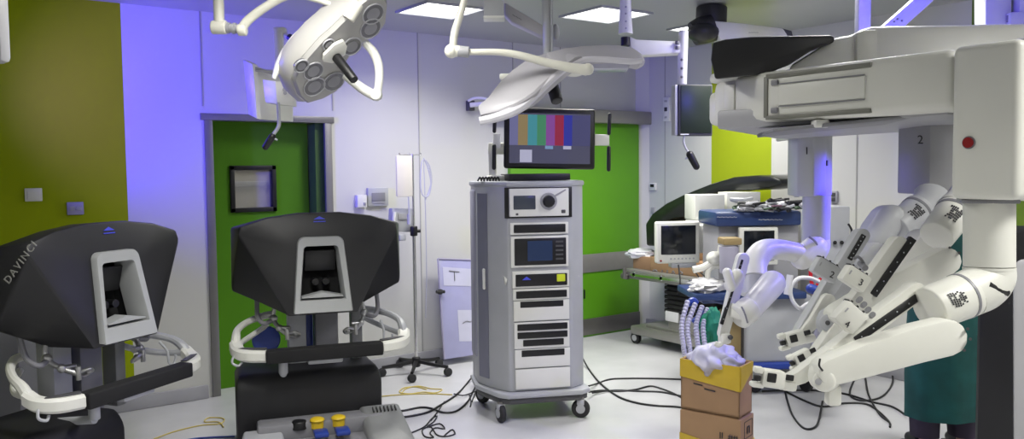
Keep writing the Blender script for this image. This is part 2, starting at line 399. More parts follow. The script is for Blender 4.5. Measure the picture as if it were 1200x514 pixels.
# ------------------------------------------------------------------ surgeon consoles
def console(loc, rz, label, where):
    grey = mgrey2; lgrey_ = lgrey
    t = thing('surgeon_console', label, 'surgeon console', loc, rz)
    # head: hooded charcoal shell, front plane holds the viewer opening
    def fy(z): return .05+(z-.82)*.18
    top = [(-.455, 1.345), (-.30, 1.392), (-.12, 1.416), (.12, 1.416), (.30, 1.392), (.455, 1.345)]
    front = [(-.165, .825), (-.455, 1.325)] + top[1:-1] + [(.455, 1.325), (.165, .825)]
    front = [(-.20, .825), (-.462, 1.30), (-.45, 1.345)] + top[1:-1] + [(.45, 1.345), (.462, 1.30), (.20, .825)]
    hole = [(-.135, .90), (-.108, 1.20), (-.095, 1.23), (.095, 1.23), (.108, 1.20), (.135, .90)]
    bm = bmesh.new()
    def loop(pts):
        vs = [bm.verts.new((x, fy(z), z)) for x, z in pts]
        es = [bm.edges.new((vs[i], vs[(i+1) % len(vs)])) for i in range(len(vs))]; return vs, es
    v1, e1 = loop(front); v2, e2 = loop(hole)
    bmesh.ops.triangle_fill(bm, edges=e1+e2, use_beauty=True, use_dissolve=False)
    # inner recess
    v3 = [bm.verts.new((v.co.x*.9, v.co.y+.16, v.co.z)) for v in v2]
    for i in range(len(v2)): j = (i+1) % len(v2); bm.faces.new((v2[i], v2[j], v3[j], v3[i]))
    rec = [bm.faces.new(v3)]
    side = [(-.235, .30, .825), (-.505, .30, .955), (-.500, .28, 1.335)] + [(x*1.02, .26, z-.005) for x, z in top[1:-1]] + [(.500, .28, 1.335), (.505, .30, .955), (.235, .30, .825)]
    # lower-side bend
    vb = [bm.verts.new(p) for p in side]
    back = [(-.22, .50, .86), (-.42, .55, .98), (-.40, .58, 1.22), (-.27, .60, 1.27), (-.12, .6, 1.28), (.12, .6, 1.28), (.27, .6, 1.27), (.40, .58, 1.22), (.42, .55, .98), (.22, .50, .86)]
    vc = [bm.verts.new(p) for p in back]
    N = len(v1)
    for A, B in ((v1, vb), (vb, vc)):
        for i in range(N): j = (i+1) % N; bm.faces.new((A[i], A[j], B[j], B[i]))
    bm.faces.new(vc)
    bmesh.ops.recalc_face_normals(bm, faces=bm.faces[:])
    recf = [f for f in bm.faces if any(v in v3 for v in f.verts)]
    es = [e for e in bm.edges if len(e.link_faces) == 2 and e.calc_face_angle(0) > R(20) and not any(v in v2 or v in v3 for v in e.verts)]
    bmesh.ops.bevel(bm, geom=es, offset=.012, segments=2, profile=.5, affect='EDGES', clamp_overlap=True)
    b = MB(); b.add(bm)
    for f in b.bm.faces:
        c_ = f.calc_center_median()
        if abs(c_.x) < .13 and .88 < c_.z < 1.24 and c_.y > fy(c_.z)+.02: f.material_index = 1
    head = build('head_hood', b, [charc, blackm], t, ang=30)
    # lower underside pod
    # grey viewer surround: flat rounded arch standing proud of the hood
    def arch(w0, w1, z0, z1, rr, n=5):
        pts = [(-w0, z0)]
        for k in range(n+1):
            a = math.pi-math.pi/2*k/n; pts.append((-w1+rr+rr*math.cos(a), z1-rr+rr*math.sin(a)))
        for k in range(n+1):
            a = math.pi/2-math.pi/2*k/n; pts.append((w1-rr+rr*math.cos(a), z1-rr+rr*math.sin(a)))
        pts.append((w0, z0)); return pts
    outer = arch(.168, .134, .845, 1.275, .04); inner = arch(.128, .098, .912, 1.222, .022)
    def mid(l, k): return l
    rings = []
    for prof, dy in ((outer, 0.012), (outer, -.028), ([(x*.97, z-.003) for x, z in outer], -.036), ([(x*1.04, z) for x, z in inner], -.030), (inner, -.022), ([(x*.92, z) for x, z in inner], .10)):
        rings.append([(x, fy(z)+dy, z) for x, z in prof])
    b = MB(); b.loft(rings, caps=False)
    sur = build('viewer_surround', b, grey if False else mat('console_grey', (.36, .37, .37), .42), t, ang=40)
    # notched brow rest at the bottom of the opening
    b = MB(); b.prism([(-.118, fy(.92)-.02, .925), (.118, fy(.92)-.02, .925), (.118, fy(.92)-.02, .93), (0, fy(.93)-.02, .955), (-.118, fy(.92)-.02, .93)], (0, .08, 0)); build('chin_rest', b, sur.data.materials[0], t)
    b = MB()
    b.box((0, fy(1.0)+.10, 1.13), (.18, .02, .13), rot=Matrix.Rotation(R(15), 4, 'X'), bev=.006); build('brow_pad', b, black, t)
    for s in (-1, 1):
        b = MB(); b.cyl((s*.034, fy(1)+.13, 1.0), (s*.03, fy(1)+.07, 1.005), .024, .02); build('eyepiece', b, black, t)
    # emblem near the top of the hood
    b = MB(); zz = 1.375
    b.quad((-.035, fy(zz)-.004, zz), (.035, fy(zz)-.004, zz), (.0, fy(zz+.02)-.004, zz+.018)); b.box((0, fy(1.36)-.003, 1.362), (.07, .003, .005))
    build('emblem', b, logob, t)
    # DAVINCI lettering down the left facet
    LM = Matrix.Translation(V((0.837, 4.381, 0))) @ Matrix.Rotation(R(33.5), 4, 'Z')
    f0, f1, f2 = V((-.462, fy(1.30), 1.30)), V((-.505, .30, .955)), V((-.50, .28, 1.335))
    fn = (f1-f0).cross(f2-f0).normalized(); fn = -fn if fn.x > 0 else fn
    def fp(x, y): return LM.inverted() @ onP(x, y, LM @ f0, (LM.to_3x3() @ fn))
    tx = fp(45, 280)-fp(7, 333); to = fp(27, 307)+fn*.016
    if where == 'left': text('lettering', 'DAVINCI', tx.length/5.6, to, tx, fn.cross(tx), logom, t, world=False, ext=.002, sp=1.3)
    # neck: columns between head and base
    for x0, w, dd, zz0, m in ((-.13, .11, .12, .42, lgrey), (.05, .14, .10, .42, mgrey), (.235, .07, .10, .42, grey)):
        b = MB(); b.box((x0, .40, (zz0+.86)/2), (w, dd, .88-zz0), bev=.012); build('support_column', b, m, t)
    b = MB(); b.box((-.06, .47, .66), (.07, .06, .45), bev=.01); build('cable_duct', b, blue, t)
    if where == 'centre': b = MB(); b.cyl((-.31, .40, .63), (-.31, .44, .63), .085, bev=.01); build('cable_reel', b, blue, t)
    # hand controllers hanging under the head
    for s in (-1, 1):
        b = MB()
        b.tube([(s*.26, .30, .86), (s*.27, .28, .78), (s*.24, .22, .73), (s*.2, .17, .70)], .013)
        b.ball((s*.27, .28, .78), .025); b.ball((s*.24, .22, .73), .022); b.cyl((s*.245, .22, .73), (s*.18, .2, .73), .014)
        b.tube([(s*.2, .17, .70), (s*.16, .14, .715), (s*.13, .15, .70), (s*.15, .18, .68), (s*.2, .17, .70)], .009)
        b.ball((s*.15, .15, .705), .017); b.cyl((s*.2, .16, .67), (s*.2, .16, .735), .012)
        build('hand_controller', b, chrome if False else mat('controller_metal', (.55, .55, .55), .3, .7), t)
        b = MB(); b.tube([(s*.36, .34, .90), (s*.36, .30, .80), (s*.33, .26, .76), (s*.28, .27, .77)], .014); build('controller_link', b, mgrey, t)
    # arm rest: black pad, white ends, rails running back
    b = MB(); b.box((0, -.01, .615), (.66, .085, .075), bev=.009, seg=3); build('arm_pad', b, blackm, t)
    for s in (-1, 1):
        path = [(s*.325, 0, .617), (s*.42, .03, .620), (s*.475, .085, .632), (s*.49, .14, .66)]
        P_ = smooth(path, 5); rings = []
        for i, p in enumerate(P_):
            dv = (P_[min(i+1, len(P_)-1)]-P_[max(i-1, 0)]).normalized(); nn = V((-dv.y, dv.x, 0)).normalized(); u_ = V((0, 0, 1))
            w, h = .036, .034
            rings.append([p+nn*w+u_*h*.6, p+nn*w*.6+u_*h, p-nn*w*.6+u_*h, p-nn*w+u_*h*.6, p-nn*w-u_*h*.6, p-nn*w*.6-u_*h, p+nn*w*.6-u_*h, p+nn*w-u_*h*.6])
        b = MB(); b.loft(rings); build('arm_end', b, cream, t)
        b = MB(); b.box((s*.40, .038, .657), (.16, .035, .008), rot=s*R(22), bev=.003); build('control_strip', b, dgrey, t)
        b = MB()
        b.tube([(s*.49, .12, .64), (s*.487, .17, .70), (s*.475, .24, .735), (s*.42, .33, .76), (s*.33, .42, .775), (s*.26, .44, .78)], [.028, .026, .02, .02, .022, .022])
        b.tube([(s*.475, .15, .66), (s*.44, .28, .66), (s*.36, .38, .69), (s*.30, .42, .72)], .017)
        build('arm_rail', b, [cream if s < 0 else lgrey][0], t)
        b = MB(); b.tube([(s*.36, .20, .74), (s*.37, .16, .69), (s*.37, .15, .63), (s*.40, .15, .61), (s*.42, .15, .64), (s*.42, .15, .66)] if s > 0 else [(s*.47, .08, .64), (s*.505, .06, .61), (s*.51, .05, .58), (s*.48, .04, .565), (s*.46, .05, .58)], .007); build('hook', b, lgrey, t)
    b = MB(); b.cyl((-.235, .03, .585), (-.235, .03, .50), .026, bev=.006); b.box((0.0, .02, .57), (.20, .07, .045), bev=.01); b.cyl((-.235, .03, .50), (-.235, .30, .46), .02); build('arm_bracket', b, lgrey, t)
    # base box
    bx0, bx1 = (-.50, .345) if where == 'centre' else (-.78, .02)
    b = MB(); b.loft([[(bx0, .10, z0), (bx1, .10, z0), (bx1, .62, z0), (bx0, .62, z0)] if k == 0 else
                      [(bx0+.01, .14, z0), (bx1-.02, .14, z0), (bx1-.06, .58, z0), (bx0+.04, .58, z0)] for k, z0 in ((0, .09), (0, .41), (1, .485))], bev=.03)
    build('base_housing', b, charb, t)
    if where == 'centre':
        # pedal tray
        b = MB(); b.box((-.03, -.12, .09), (.80, .46, .10), bev=.02); b.box((-.03, .02, .18), (.72, .16, .10), bev=.02); tr = build('pedal_tray', b, mgrey, t)
        b = MB(); b.loft([[(.20, -.36, .06), (.46, -.33, .06), (.46, .10, .06), (.20, .10, .06)], [(.20, -.36, .13), (.46, -.33, .13), (.44, .10, .24), (.20, .10, .24)], [(.23, -.30, .16), (.42, -.27, .16), (.40, .06, .255), (.22, .06, .255)]], bev=.012); gc = build('tray_cover', b, grey, t)
        b = MB()
        for k in range(7): b.box((.27+k*.022, .0, .2445), (.006, .05, .012), rot=Matrix.Rotation(R(14), 4, 'X'))
        build('vent_slots', b, black, gc)
        b = MB(); b.loft([[(-.50, -.36, .06), (-.22, -.36, .06), (-.22, .02, .06), (-.50, .02, .06)], [(-.48, -.34, .14), (-.24, -.34, .14), (-.26, .0, .20), (-.46, .0, .20)]], bev=.012); build('tray_cover', b, lgrey, t)
        for x in (-.06, .06):
            b = MB(); b.ball((x, -.05, .235), (.042, .045, .016), n=18); b.cyl((x, -.05, .19), (x, -.05, .235), .036); build('yellow_pedal', b, yellow, t)
            b = MB(); b.box((x+.01, -.15, .185), (.08, .10, .03), bev=.01); build('blue_pedal', b, blue, t)
        b = MB(); b.cyl((-.16, -.03, .19), (-.16, -.03, .235), .05, .04, bev=.006); build('black_pedal', b, black, t)
    for x in (-.38, .32):
        for y in (.14, .58):
            b = MB(); b.cyl((x-.02, y, .045), (x+.02, y, .045), .045, bev=.006); build('caster', b, rubber, t)
    return t
console((1.871, 4.493, 0), R(-16.6), 'charcoal surgeon console facing the viewer in front of the recessed green door', 'centre')
console((0.837, 4.381, 0), R(33.5), 'charcoal surgeon console turned sideways in front of the olive wall, at the left edge', 'left')

# grey cabinet just showing behind the left console
q_ = P(-8, 290, 4.85)
cb = thing('equipment_cabinet', 'grey cabinet mostly hidden behind the left console at the picture edge', 'cabinet', (q_.x, q_.y, 0), R(-36))
b = MB(); b.box((-.05, .15, .62), (.34, .30, 1.10), bev=.015); build('housing', b, mgrey, cb)
b = MB(); b.box((-.05, .15, 1.175), (.36, .32, .02), bev=.006); build('top_panel', b, lgrey, cb)
b = MB(); b.box((-.05, .15, .035), (.30, .26, .07), bev=.01); build('plinth', b, dgrey, cb)

# ------------------------------------------------------------------ vision cart
ct = thing('equipment_cart', 'tall grey wheeled equipment tower with stacked units and a monitor on top', 'equipment cart', (3.36, 4.53, 0), R(-24))
def lx(px): return -.205+(px-591)*.00572
def lz(py): return 1.55-(py-219)*.00563
oct_ = [(-.345, .26), (-.345, .02), (-.27, -.15), (-.185, -.262), (.245, -.262), (.345, -.18), (.345, .26)]
b = MB(); b.prism([(x, y, .20) for x, y in oct_], (0, 0, 1.36), bev=.012); build('cabinet', b, lgrey, ct)
b = MB(); b.prism([(x*1.03, y*1.03, 1.545) for x, y in oct_], (0, 0, .035), bev=.012); build('top_plate', b, lgrey, ct)
b = MB(); b.box((-.33, .12, .95), (.06, .18, 1.15), bev=.02); build('side_handle', b, mat('cart_violet_grey', (.30, .30, .38), .4), ct)
b = MB(); b.prism([(-.338, -.004, .26), (-.290, -.107, .26), (-.290, -.107, 1.50), (-.338, -.004, 1.50)], (-.004, -.002, 0)); build('painted_recess', b, mat('recess_dark', (.20, .20, .26), .5), ct)  # dark strip paints in the side recess, the cabinet stays flat here
b = MB(); b.box((-.315, -.085, .93), (.018, .03, .14), bev=.008); build('side_grip', b, white, ct)
base = [(-.36, .30), (-.37, .0), (-.26, -.26), (-.20, -.31), (.30, -.31), (.37, -.26), (.37, .30)]
b = MB(); b.prism([(x, y, .165) for x, y in base], (0, 0, .035), bev=.012); build('base_plate', b, lgrey, ct)
b = MB(); b.prism([(x*.95, y*.95, .125) for x, y in base], (0, 0, .045), bev=.01); build('base_frame', b, dgrey, ct)
for (x, y, a) in ((-.24, -.24, .2), (.30, -.26, 1.2), (-.28, .24, .6), (.30, .24, .4)):
    ca = build('caster', MB().cyl((x, y, .08), (x, y, .14), .022), steeld, ct)
    dx, dy = math.cos(a)*.018, math.sin(a)*.018
    b = MB(); b.cyl((x-dx, y-dy, .062), (x+dx, y+dy, .062), .062, bev=.01); wl = build('wheel', b, rubber, ca)
    b = MB(); b.cyl((x-dx*1.4, y-dy*1.4, .062), (x+dx*1.4, y+dy*1.4, .062), .03); b.box((x, y, .105), (.05, .05, .04), rot=a, bev=.008); build('hub', b, lgrey, ca)
YF = -.262
def unit(name, x0, x1, y0, y1, m=white, d=.016):
    b = MB(); b.box(((lx(x0)+lx(x1))/2, YF-d/2, (lz(y0)+lz(y1))/2), (lx(x1)-lx(x0), d, lz(y0)-lz(y1)), bev=.004); return build(name, b, m, ct)
def inset(name, u, x0, x1, y0, y1, m=black, d=.022):
    b = MB(); b.box(((lx(x0)+lx(x1))/2, YF-d/2, (lz(y0)+lz(y1))/2), (lx(x1)-lx(x0), d, lz(y0)-lz(y1)), bev=.004); return build(name, b, m, u)
unit('rack_shadow_gap', 591, 670, 220.5, 256, black, .006)
lens_s = mat('unit_screen', (.05, .06, .08), .2)
u = unit('light_source_unit', 596, 665, 222, 254, white, .03)
inset('screen', u, 600.5, 626, 230, 246, lens_s, .034)
b = MB(); b.cyl((lx(641), YF-.02, lz(237)), (lx(641), YF-.038, lz(237)), .056); build('knob_ring', b, grey, u)
b = MB(); b.cyl((lx(641), YF-.03, lz(237)), (lx(641), YF-.065, lz(237)), .042, .036, n=12, bev=.004); build('knob', b, black, u)
b = MB(); b.cyl((lx(648), YF-.036, lz(231)), (lx(661), YF-.036, lz(224)), .005); build('pointer', b, grey, u)
inset('power_switch', u, 656, 661, 247, 251, dgrey, .034); inset('jack', u, 603, 606, 250, 252.5, dgrey, .034)
u = unit('slim_unit', 597, 665, 261.5, 275); inset('dark_panel', u, 601, 661.5, 263.5, 273)
u = unit('display_unit', 597.5, 665, 277, 313); s_ = inset('dark_panel', u, 601.5, 662, 279.5, 310.5)
b = MB(); b.box((lx(631), YF-.0235, lz(294)), (lx(646)-lx(617), .003, .13)); build('screen', b, emis('unit_blue', (.01, .03, .10), .5), u)
b = MB()
for k in range(5): b.box((lx(654), YF-.0235, lz(284+k*5)), (.05, .003, .012))
build('key_column', b, dgrey, u)
u = unit('switch_unit', 599, 665.5, 317.5, 337); inset('dark_panel', u, 602.5, 663, 321, 335)
inset('yellow_button', u, 650.5, 660.5, 322, 330.5, ylw2, .026)
b = MB(); p0 = (lx(615), YF-.0235, lz(326)); b.quad((p0[0]-.03, p0[1], p0[2]-.008), (p0[0]+.03, p0[1], p0[2]-.008), (p0[0], p0[1], p0[2]+.015)); build('emblem', b, logob, u)
u = unit('slim_unit', 599.5, 665.5, 338, 351); inset('dark_panel', u, 603, 662.5, 340.5, 349)
u = unit('drawer', 600, 665.5, 352, 375.5); inset('slot', u, 607.5, 658.5, 352.5, 360, black, .018)
u = unit('triple_slot_unit', 600.5, 665.5, 377, 408)
inset('slot', u, 604, 663, 379, 386.5); inset('slot', u, 604, 663, 388.5, 396); inset('slot', u, 610.5, 658.5, 397.5, 405)
u = unit('drawer', 601, 666, 409, 430.5); inset('slot', u, 608.5, 659.5, 409.5, 417.5, black, .018)
u = unit('drawer', 601.5, 666, 432, 455.5)
for px in (589.5, 677):
    b = MB(); b.prism([(lx(px), -.262 if px < 600 else -.21, lz(322)), (lx(px)+.02, -.275 if px < 600 else -.215, lz(326)), (lx(px)+.01, -.275 if px < 600 else -.215, lz(333))], (0, .03, 0), bev=.002); build('latch', b, white, ct)
# black recorder box and monitor on top
b = MB(); b.box((.06, .0, 1.605), (.42, .30, .045), bev=.006); build('recorder_box', b, black, ct)
b = MB(); b.box((-.20, .06, 1.60), (.12, .12, .035), bev=.01); b.cyl((-.22, .06, 1.60), (-.22, .07, 1.80), .028); b.box((-.10, .06, 1.80), (.30, .04, .08), bev=.01)
b.box((.10, .03, 1.82), (.14, .05, .14), bev=.01); build('monitor_stand', b, white, ct)
MT = Matrix.Translation(V((.145, -.08, 1.860))) @ Matrix.Rotation(R(1.8), 4, 'Y') @ Matrix.Rotation(R(-3), 4, 'X') @ Matrix.Rotation(R(-7), 4, 'Z')
b = MB(); b.box((0, .0, 0), (.615, .045, .405), bev=.018, seg=3, M=MT); b.box((0, .03, 0), (.4, .05, .26), bev=.02, M=MT)
mon = build('monitor', b, black, ct)
SW, SH = .545, .335
def srect(b, x0, x1, z0, z1, dy=-.0232):
    b.quad(*[MT @ V((x*SW-SW/2, dy, z*SH-SH/2)) for x, z in ((x0, z0), (x1, z0), (x1, z1), (x0, z1))])
cols = [(.10, .10, .17), (.21, .21, .42), (.36, .27, .13), (.08, .36, .42), (.08, .32, .16), (.30, .09, .40), (.38, .03, .07), (.04, .05, .42), (.09, .09, .22), (.60, .60, .80), (.25, .40, .65)]
mats = [emis('screen_colour_%d' % i, tuple(x*.55 for x in c)) for i, c in enumerate(cols)]
b = MB(); b.mat(0); srect(b, 0, 1, 0, 1)
xs = [0.0, .105, .225, .34, .45, .56, .67, .775]
for i in range(7): b.mat(i+1); srect(b, xs[i], xs[i+1], .36, .97, -.0236)
b.mat(8); srect(b, .775, 1, .36, .97, -.0236)
b.mat(9); srect(b, .13, .28, .02, .27, -.0238); b.mat(9); srect(b, .665, .765, .29, .355, -.0238); b.mat(10); srect(b, .44, .54, .29, .355, -.0238)
build('screen', b, mats, mon, smooth_=False)
for s in (-1, 1):
    b = MB()
    def mp(x, z, y=0): return MT @ V((x, y, z))
    if s < 0: b.box((-.355, .02, -.02), (.05, .03, .10), bev=.006, M=MT); b.box((-.34, .03, -.05), (.07, .02, .02), M=MT)
    else: b.box((.36, .02, .0), (.10, .03, .075), bev=.006, M=MT)
    hb = build('handle_bracket', b, white, mon)
    X_ = -.372 if s < 0 else .405
    b = MB(); b.capsule(mp(X_, .045), mp(X_+.004, .17), .013, n=12); b.capsule(mp(X_-.0, -.20), mp(X_, -.055), .014, n=12); b2 = build('grip', b, black, hb)
b = MB()
for k in range(7): b.tube([(-.34+k*.02, -.04-.01*(k % 2), 1.585), (-.33+k*.02, -.07, 1.607), (-.315+k*.02, -.04, 1.585)], .006, n=6, k=4)
build('cable_coil', b, cable, ct)

# ------------------------------------------------------------------ drip stand
iy = 5.90; ix = onY(485.5, 300, iy).x
iv = thing('drip_stand', 'chrome drip stand on a black five-legged wheeled base by the white wall', 'drip stand', (ix, iy, 0))
b = MB(); b.cyl((0, 0, .10), (0, 0, 1.15), .014); b.cyl((0, 0, 1.1), (0, 0, 1.79), .009); build('pole', b, chrome, iv)
b = MB(); b.cyl((0, 0, 1.13), (0, 0, 1.21), .03, bev=.008); b.cyl((0, 0, 1.17), (.05, -.02, 1.17), .014); build('clamp_knob', b, black, iv)
b = MB(); b.cyl((0, 0, .06), (0, 0, .14), .035, bev=.01)
build('base_hub', b, black, iv)
for k in range(5):
    a = R(18+72*k); e = V((math.cos(a)*.28, math.sin(a)*.28, .075))
    b = MB(); b.tube([(0, 0, .11), e*.5+V((0, 0, .05)), e], [.018, .016, .013], n=8); lg = build('leg', b, black, iv)
    b = MB(); b.cyl(e+V((0, -.018, -.04)), e+V((0, .018, -.04)), .034, bev=.006); build('caster', b, rubber, lg)
b = MB()
for x0 in (-.11, .07):
    b.tube([(0, 0, 1.78), (x0*.6, 0, 1.785), (x0, 0, 1.78), (x0*1.1, -.0, 1.80)], .005, n=6)
b.tube([(0, 0, 1.78), (0.01, .05, 1.785), (.02, .09, 1.80)], .005, n=6)
build('hook_crown', b, chrome, iv)
bg = thing('drip_bag', 'clear drip bag hanging from the hooks of the drip stand', 'drip bag', (ix-.09, iy-.02, 1.45))
b = MB(); b.box((0, -.0, .165), (.145, .022, .33), bev=.01); build('pouch', b, bagc, bg)
b = MB(); b.tube([(.03, -.01, .0), (.035, -.01, -.12), (.03, -.01, -.2)], .006, n=6); b.cyl((.032, -.01, -.22), (.032, -.01, -.14), .016); build('drip_chamber', b, tubem, bg)
b = MB(); pts = [(ix+.09, iy-.02, 1.76), (ix+.13, iy-.02, 1.68), (ix+.15, iy-.03, 1.55), (ix+.12, iy-.03, 1.45), (ix+.07, iy-.02, 1.47), (ix+.06, iy-.02, 1.6), (ix+.08, iy-.02, 1.74), (ix+.14, iy-.02, 1.70), (ix+.16, iy-.02, 1.56), (ix+.10, iy-.02, 1.42)]
b.tube(pts, .006, n=6); b.tube([(ix+.09, iy-.02, 1.74), (ix+.10, iy-.02, 1.3), (ix+.10, iy-.02, .8), (ix+.09, iy-.01, .45)], .004, n=6)
single('infusion_tubing', b, tubem, 'looped clear tubing hanging right of the drip bag', 'tubing')
pm = thing('infusion_pump', 'small pale grey box clamped to the pole of the drip stand', 'infusion pump', (ix-.08, iy+.02, 1.16))
b = MB(); b.box((0, .05, .10), (.20, .07, .19), bev=.015, rot=Matrix.Rotation(R(4), 4, 'Y')); build('housing', b, lgrey, pm)
b = MB(); b.box((.0, .012, .13), (.09, .01, .05), bev=.003); build('screen', b, grey, pm)
b = MB(); b.tube([(-.075, .01, .02), (-.09, 0, .10), (-.08, 0, .17)], .014, n=8); build('bracket', b, white, pm)
b = MB(); b.box((-.01, .02, -.04), (.06, .04, .05), bev=.008); build('drop_sensor', b, lgrey, pm)

# ------------------------------------------------------------------ leaning clear panel
pa = thing('leaning_panel', 'violet tinted plastic board with taped papers leaning on the wall behind the tower', 'board', (3.98, 6.05, 0))
A_, B_ = onY(513, 303, 6.10), onY(572, 305, 6.06)
A0, B0 = V((onY(519, 418, 6.00).x, 5.98, .06)), V((onY(575, 418, 5.96).x, 5.96, .06))
nn = (B_-A_).cross(A0-A_).normalized()*.012
b = MB(); b.prism([A_, B_, B0, A0], nn, bev=.003); build('board', b, pvc, pa, world=True)
def pq(u, v, o=-.004): return A_.lerp(B_, u).lerp(A0.lerp(B0, u), v) - nn.normalized()*abs(o)*(1 if nn.dot(fw) > 0 else -1)
b = MB(); b.tube([pq(0, 0), pq(0, 1)], .008, sm=False); b.tube([pq(0, 0), pq(1, 0)], .006, sm=False); build('edge_frame', b, purp, pa, world=True)
b = MB(); b.quad(pq(.08, .08), pq(.8, .10), pq(.8, .28), pq(.08, .27)); build('paper', b, paperv, pa, world=True)
b = MB(); b.quad(pq(.33, .52), pq(.72, .53), pq(.70, .86), pq(.33, .84)); build('paper', b, paperv, pa, world=True)
b = MB(); b.tube([pq(.2, .12, .007), pq(.4, .13, .007)], .004, n=5, sm=False); b.tube([pq(.3, .12, .007), pq(.3, .22, .007)], .004, n=5, sm=False); b.tube([pq(.42, .66, .007), pq(.5, .64, .007), pq(.58, .65, .007), pq(.66, .63, .007)], .003, n=5); build('handwriting', b, inkg, pa, world=True)
b = MB(); b.cyl(pq(-.02, .33, .01), pq(-.02, .33, .04), .022); b.cyl(pq(-.10, .33, .03), pq(.06, .33, .03), .014); build('clamp', b, black, pa, world=True)

# ------------------------------------------------------------------ surgical lamp, left
def hub(mb, c, d, r, l): mb.cyl(V(c)-d*l/2, V(c)+d*l/2, r, bev=r*.2)
nL = cv(.56, -.68, -.46); c0 = P(390, 60, 3.9)
L1 = thing('surgical_lamp', 'multi-lens surgical lamp head tilted to show its round lenses, above the recessed door', 'surgical lamp', P(388, 0, 3.9))
under = [(345, 95), (352, 78), (364, 64), (378, 48), (392, 36), (408, 20), (422, 6), (434, -4), (448, -8), (455, 4), (453, 26), (443, 40), (428, 48), (414, 60), (405, 73), (406, 84), (404, 96), (394, 108), (378, 117), (361, 122), (352, 114)]
lampsh = mat('lamp_shell_grey', (.44, .43, .41), .38)
U = [onP(x, y, c0, nL) for x, y in under]
cen = sum(U, V())/len(U)
def sc(pts, k, off): return [cen+(p-cen)*k+nL*off for p in pts]
top_shift = rt*-.03+up*.02
b = MB(); b.loft([sc(U, .97, 0), sc(U, 1.0, -.012), sc(U, 1.02, -.04)]); build('underside', b, lampg, L1, world=True)
b = MB()
sh = [[p+top_shift*k for p in sc(U, f, o)] for f, o, k in ((1.03, -.03, 0), (1.10, -.05, .4), (1.10, -.09, .8), (.98, -.12, 1), (.6, -.14, 1))]
b.loft(sh); build('upper_shell', b, lampsh, L1, world=True)
b = MB(); b.tube([P(*p, 3.93) for p in ((321, 92), (326, 78), (335, 60), (349, 42), (368, 28), (388, 18), (406, 12), (416, 2), (424, -12))], [.010, .018, .02, .02, .018, .016, .015, .014, .012], n=10); build('shell_rim', b, cream, L1, world=True)
def lens(px, py, r):
    c = onP(px, py, c0, nL); b = MB(); b.cyl(c-nL*.01, c+nL*.004, r, n=28); l = build('lens', b, glassd, L1, world=True)
    b = MB(); x, y = basis(nL); b.tube([c+nL*.004+(x*math.cos(a)+y*math.sin(a))*r for a in [2*math.pi*i/24 for i in range(25)]], .004, n=6, sm=False); build('lens_ring', b, grey, l, world=True)
    b = MB()
    b.cyl(c, c+nL*.0055, r*.62, n=24)
    build('led_cluster', b, mgrey, l, world=True)
for px, py, r in ((437, 16, .055), (434, 33, .055), (412, 54, .05), (367, 83, .05), (368, 101, .055), (391, 95, .055), (353, 77, .035), (385, 52, .03)): lens(px, py, r)
b = MB(); q = [onP(x, y, c0+nL*.006, nL) for x, y in ((401, 45), (405, 52), (403, 62), (388, 72), (377, 70), (378, 62), (390, 50))]; b.prism(q, nL*.018, bev=.004); build('centre_plate', b, cream, L1, world=True)
hb0, hb1 = onP(392, 64, c0, nL), None
b = MB(); b.cyl(hb0+nL*.01, hb0+nL*.20, .024, .020, bev=.006); build('handle', b, black, L1, world=True)
b = MB(); D_ = 3.85
b.tube([P(248, -90, D_), P(253, -40, D_), P(256, 0, D_), P(257, 28, D_)], .024, n=14); hub(b, P(257, 32, D_), rt, .032, .07)
b.tube([P(283, 36, D_), P(287, 28, D_), P(300, 16, D_), P(325, 0, D_), P(345, -6, D_), P(366, -2, D_), P(390, 6, D_), P(412, 13, D_)], [.022, .022, .022, .02, .018, .015, .013, .014], n=12)
hub(b, P(284, 35, D_), rt, .028, .04); hub(b, P(414, 13, D_-.03), cv(.5, .8, 0), .03, .09)
build('lamp_arm', b, warmw, L1, world=True)
b = MB(); b.cyl(P(262, 32, D_), P(280, 34, D_), .02); b.cyl(P(266, 32.5, D_), P(269, 33, D_), .026); b.cyl(P(273, 33, D_), P(276, 33.5, D_), .026); build('joint_ring', b, grey, L1, world=True)
b = MB(); b.tube([P(428, 50, 4.0), P(438, 62, 4.0), P(444, 78, 4.0), P(444, 98, 4.0), P(441, 113, 4.0)], [.02, .022, .022, .02, .02], n=12); b.tube([P(441, 113, 4.0), P(425, 104, 4.0), P(404, 88, 4.0)], [.024, .024, .020], n=12); hub(b, P(441, 111, 4.0), fw, .028, .05); build('yoke', b, cream, L1, world=True)

# ------------------------------------------------------------------ surgical lamp, middle
L2 = thing('surgical_lamp', 'winged surgical lamp head seen edge on above the colour bar monitor', 'surgical lamp', P(650, 0, 3.9))
nA = cv(-.40, .52, -.75); cA = P(610, 100, 3.85)
left = [(560, 126), (571, 117), (579, 106), (588, 95), (601, 83), (616, 72), (639, 63), (664, 62), (682, 66), (664, 79), (650, 90), (637, 102), (628, 111), (618, 118), (602, 127), (584, 132), (563, 136)]
LL = [onP(x, y, cA, nA) for x, y in left]; cl = sum(LL, V())/len(LL)
b = MB(); b.loft([[cl+(p-cl)*k-nA*o for p in LL] for k, o in ((.90, -.014), (.98, -.006), (1, .006), (1.0, .03), (.95, .05))]); build('left_wing', b, lampt, L2, world=True)
nB = cv(.10, .62, -.78); cB = P(700, 66, 3.85)
right = [(640, 63), (660, 58), (680, 55.5), (705, 54), (725, 54.5), (742, 57), (752, 64), (756, 71), (750, 74), (737, 72), (715, 70), (690, 69), (676, 73), (664, 79), (650, 76)]
RR_ = [onP(x, y, cB, nB) for x, y in right]; cr_ = sum(RR_, V())/len(RR_)
b = MB(); b.loft([[cr_+(p-cr_)*k-nB*o for p in RR_] for k, o in ((.92, -.012), (.98, -.006), (1, .006), (1, .025), (.96, .04))]); build('right_wing', b, lampt, L2, world=True)
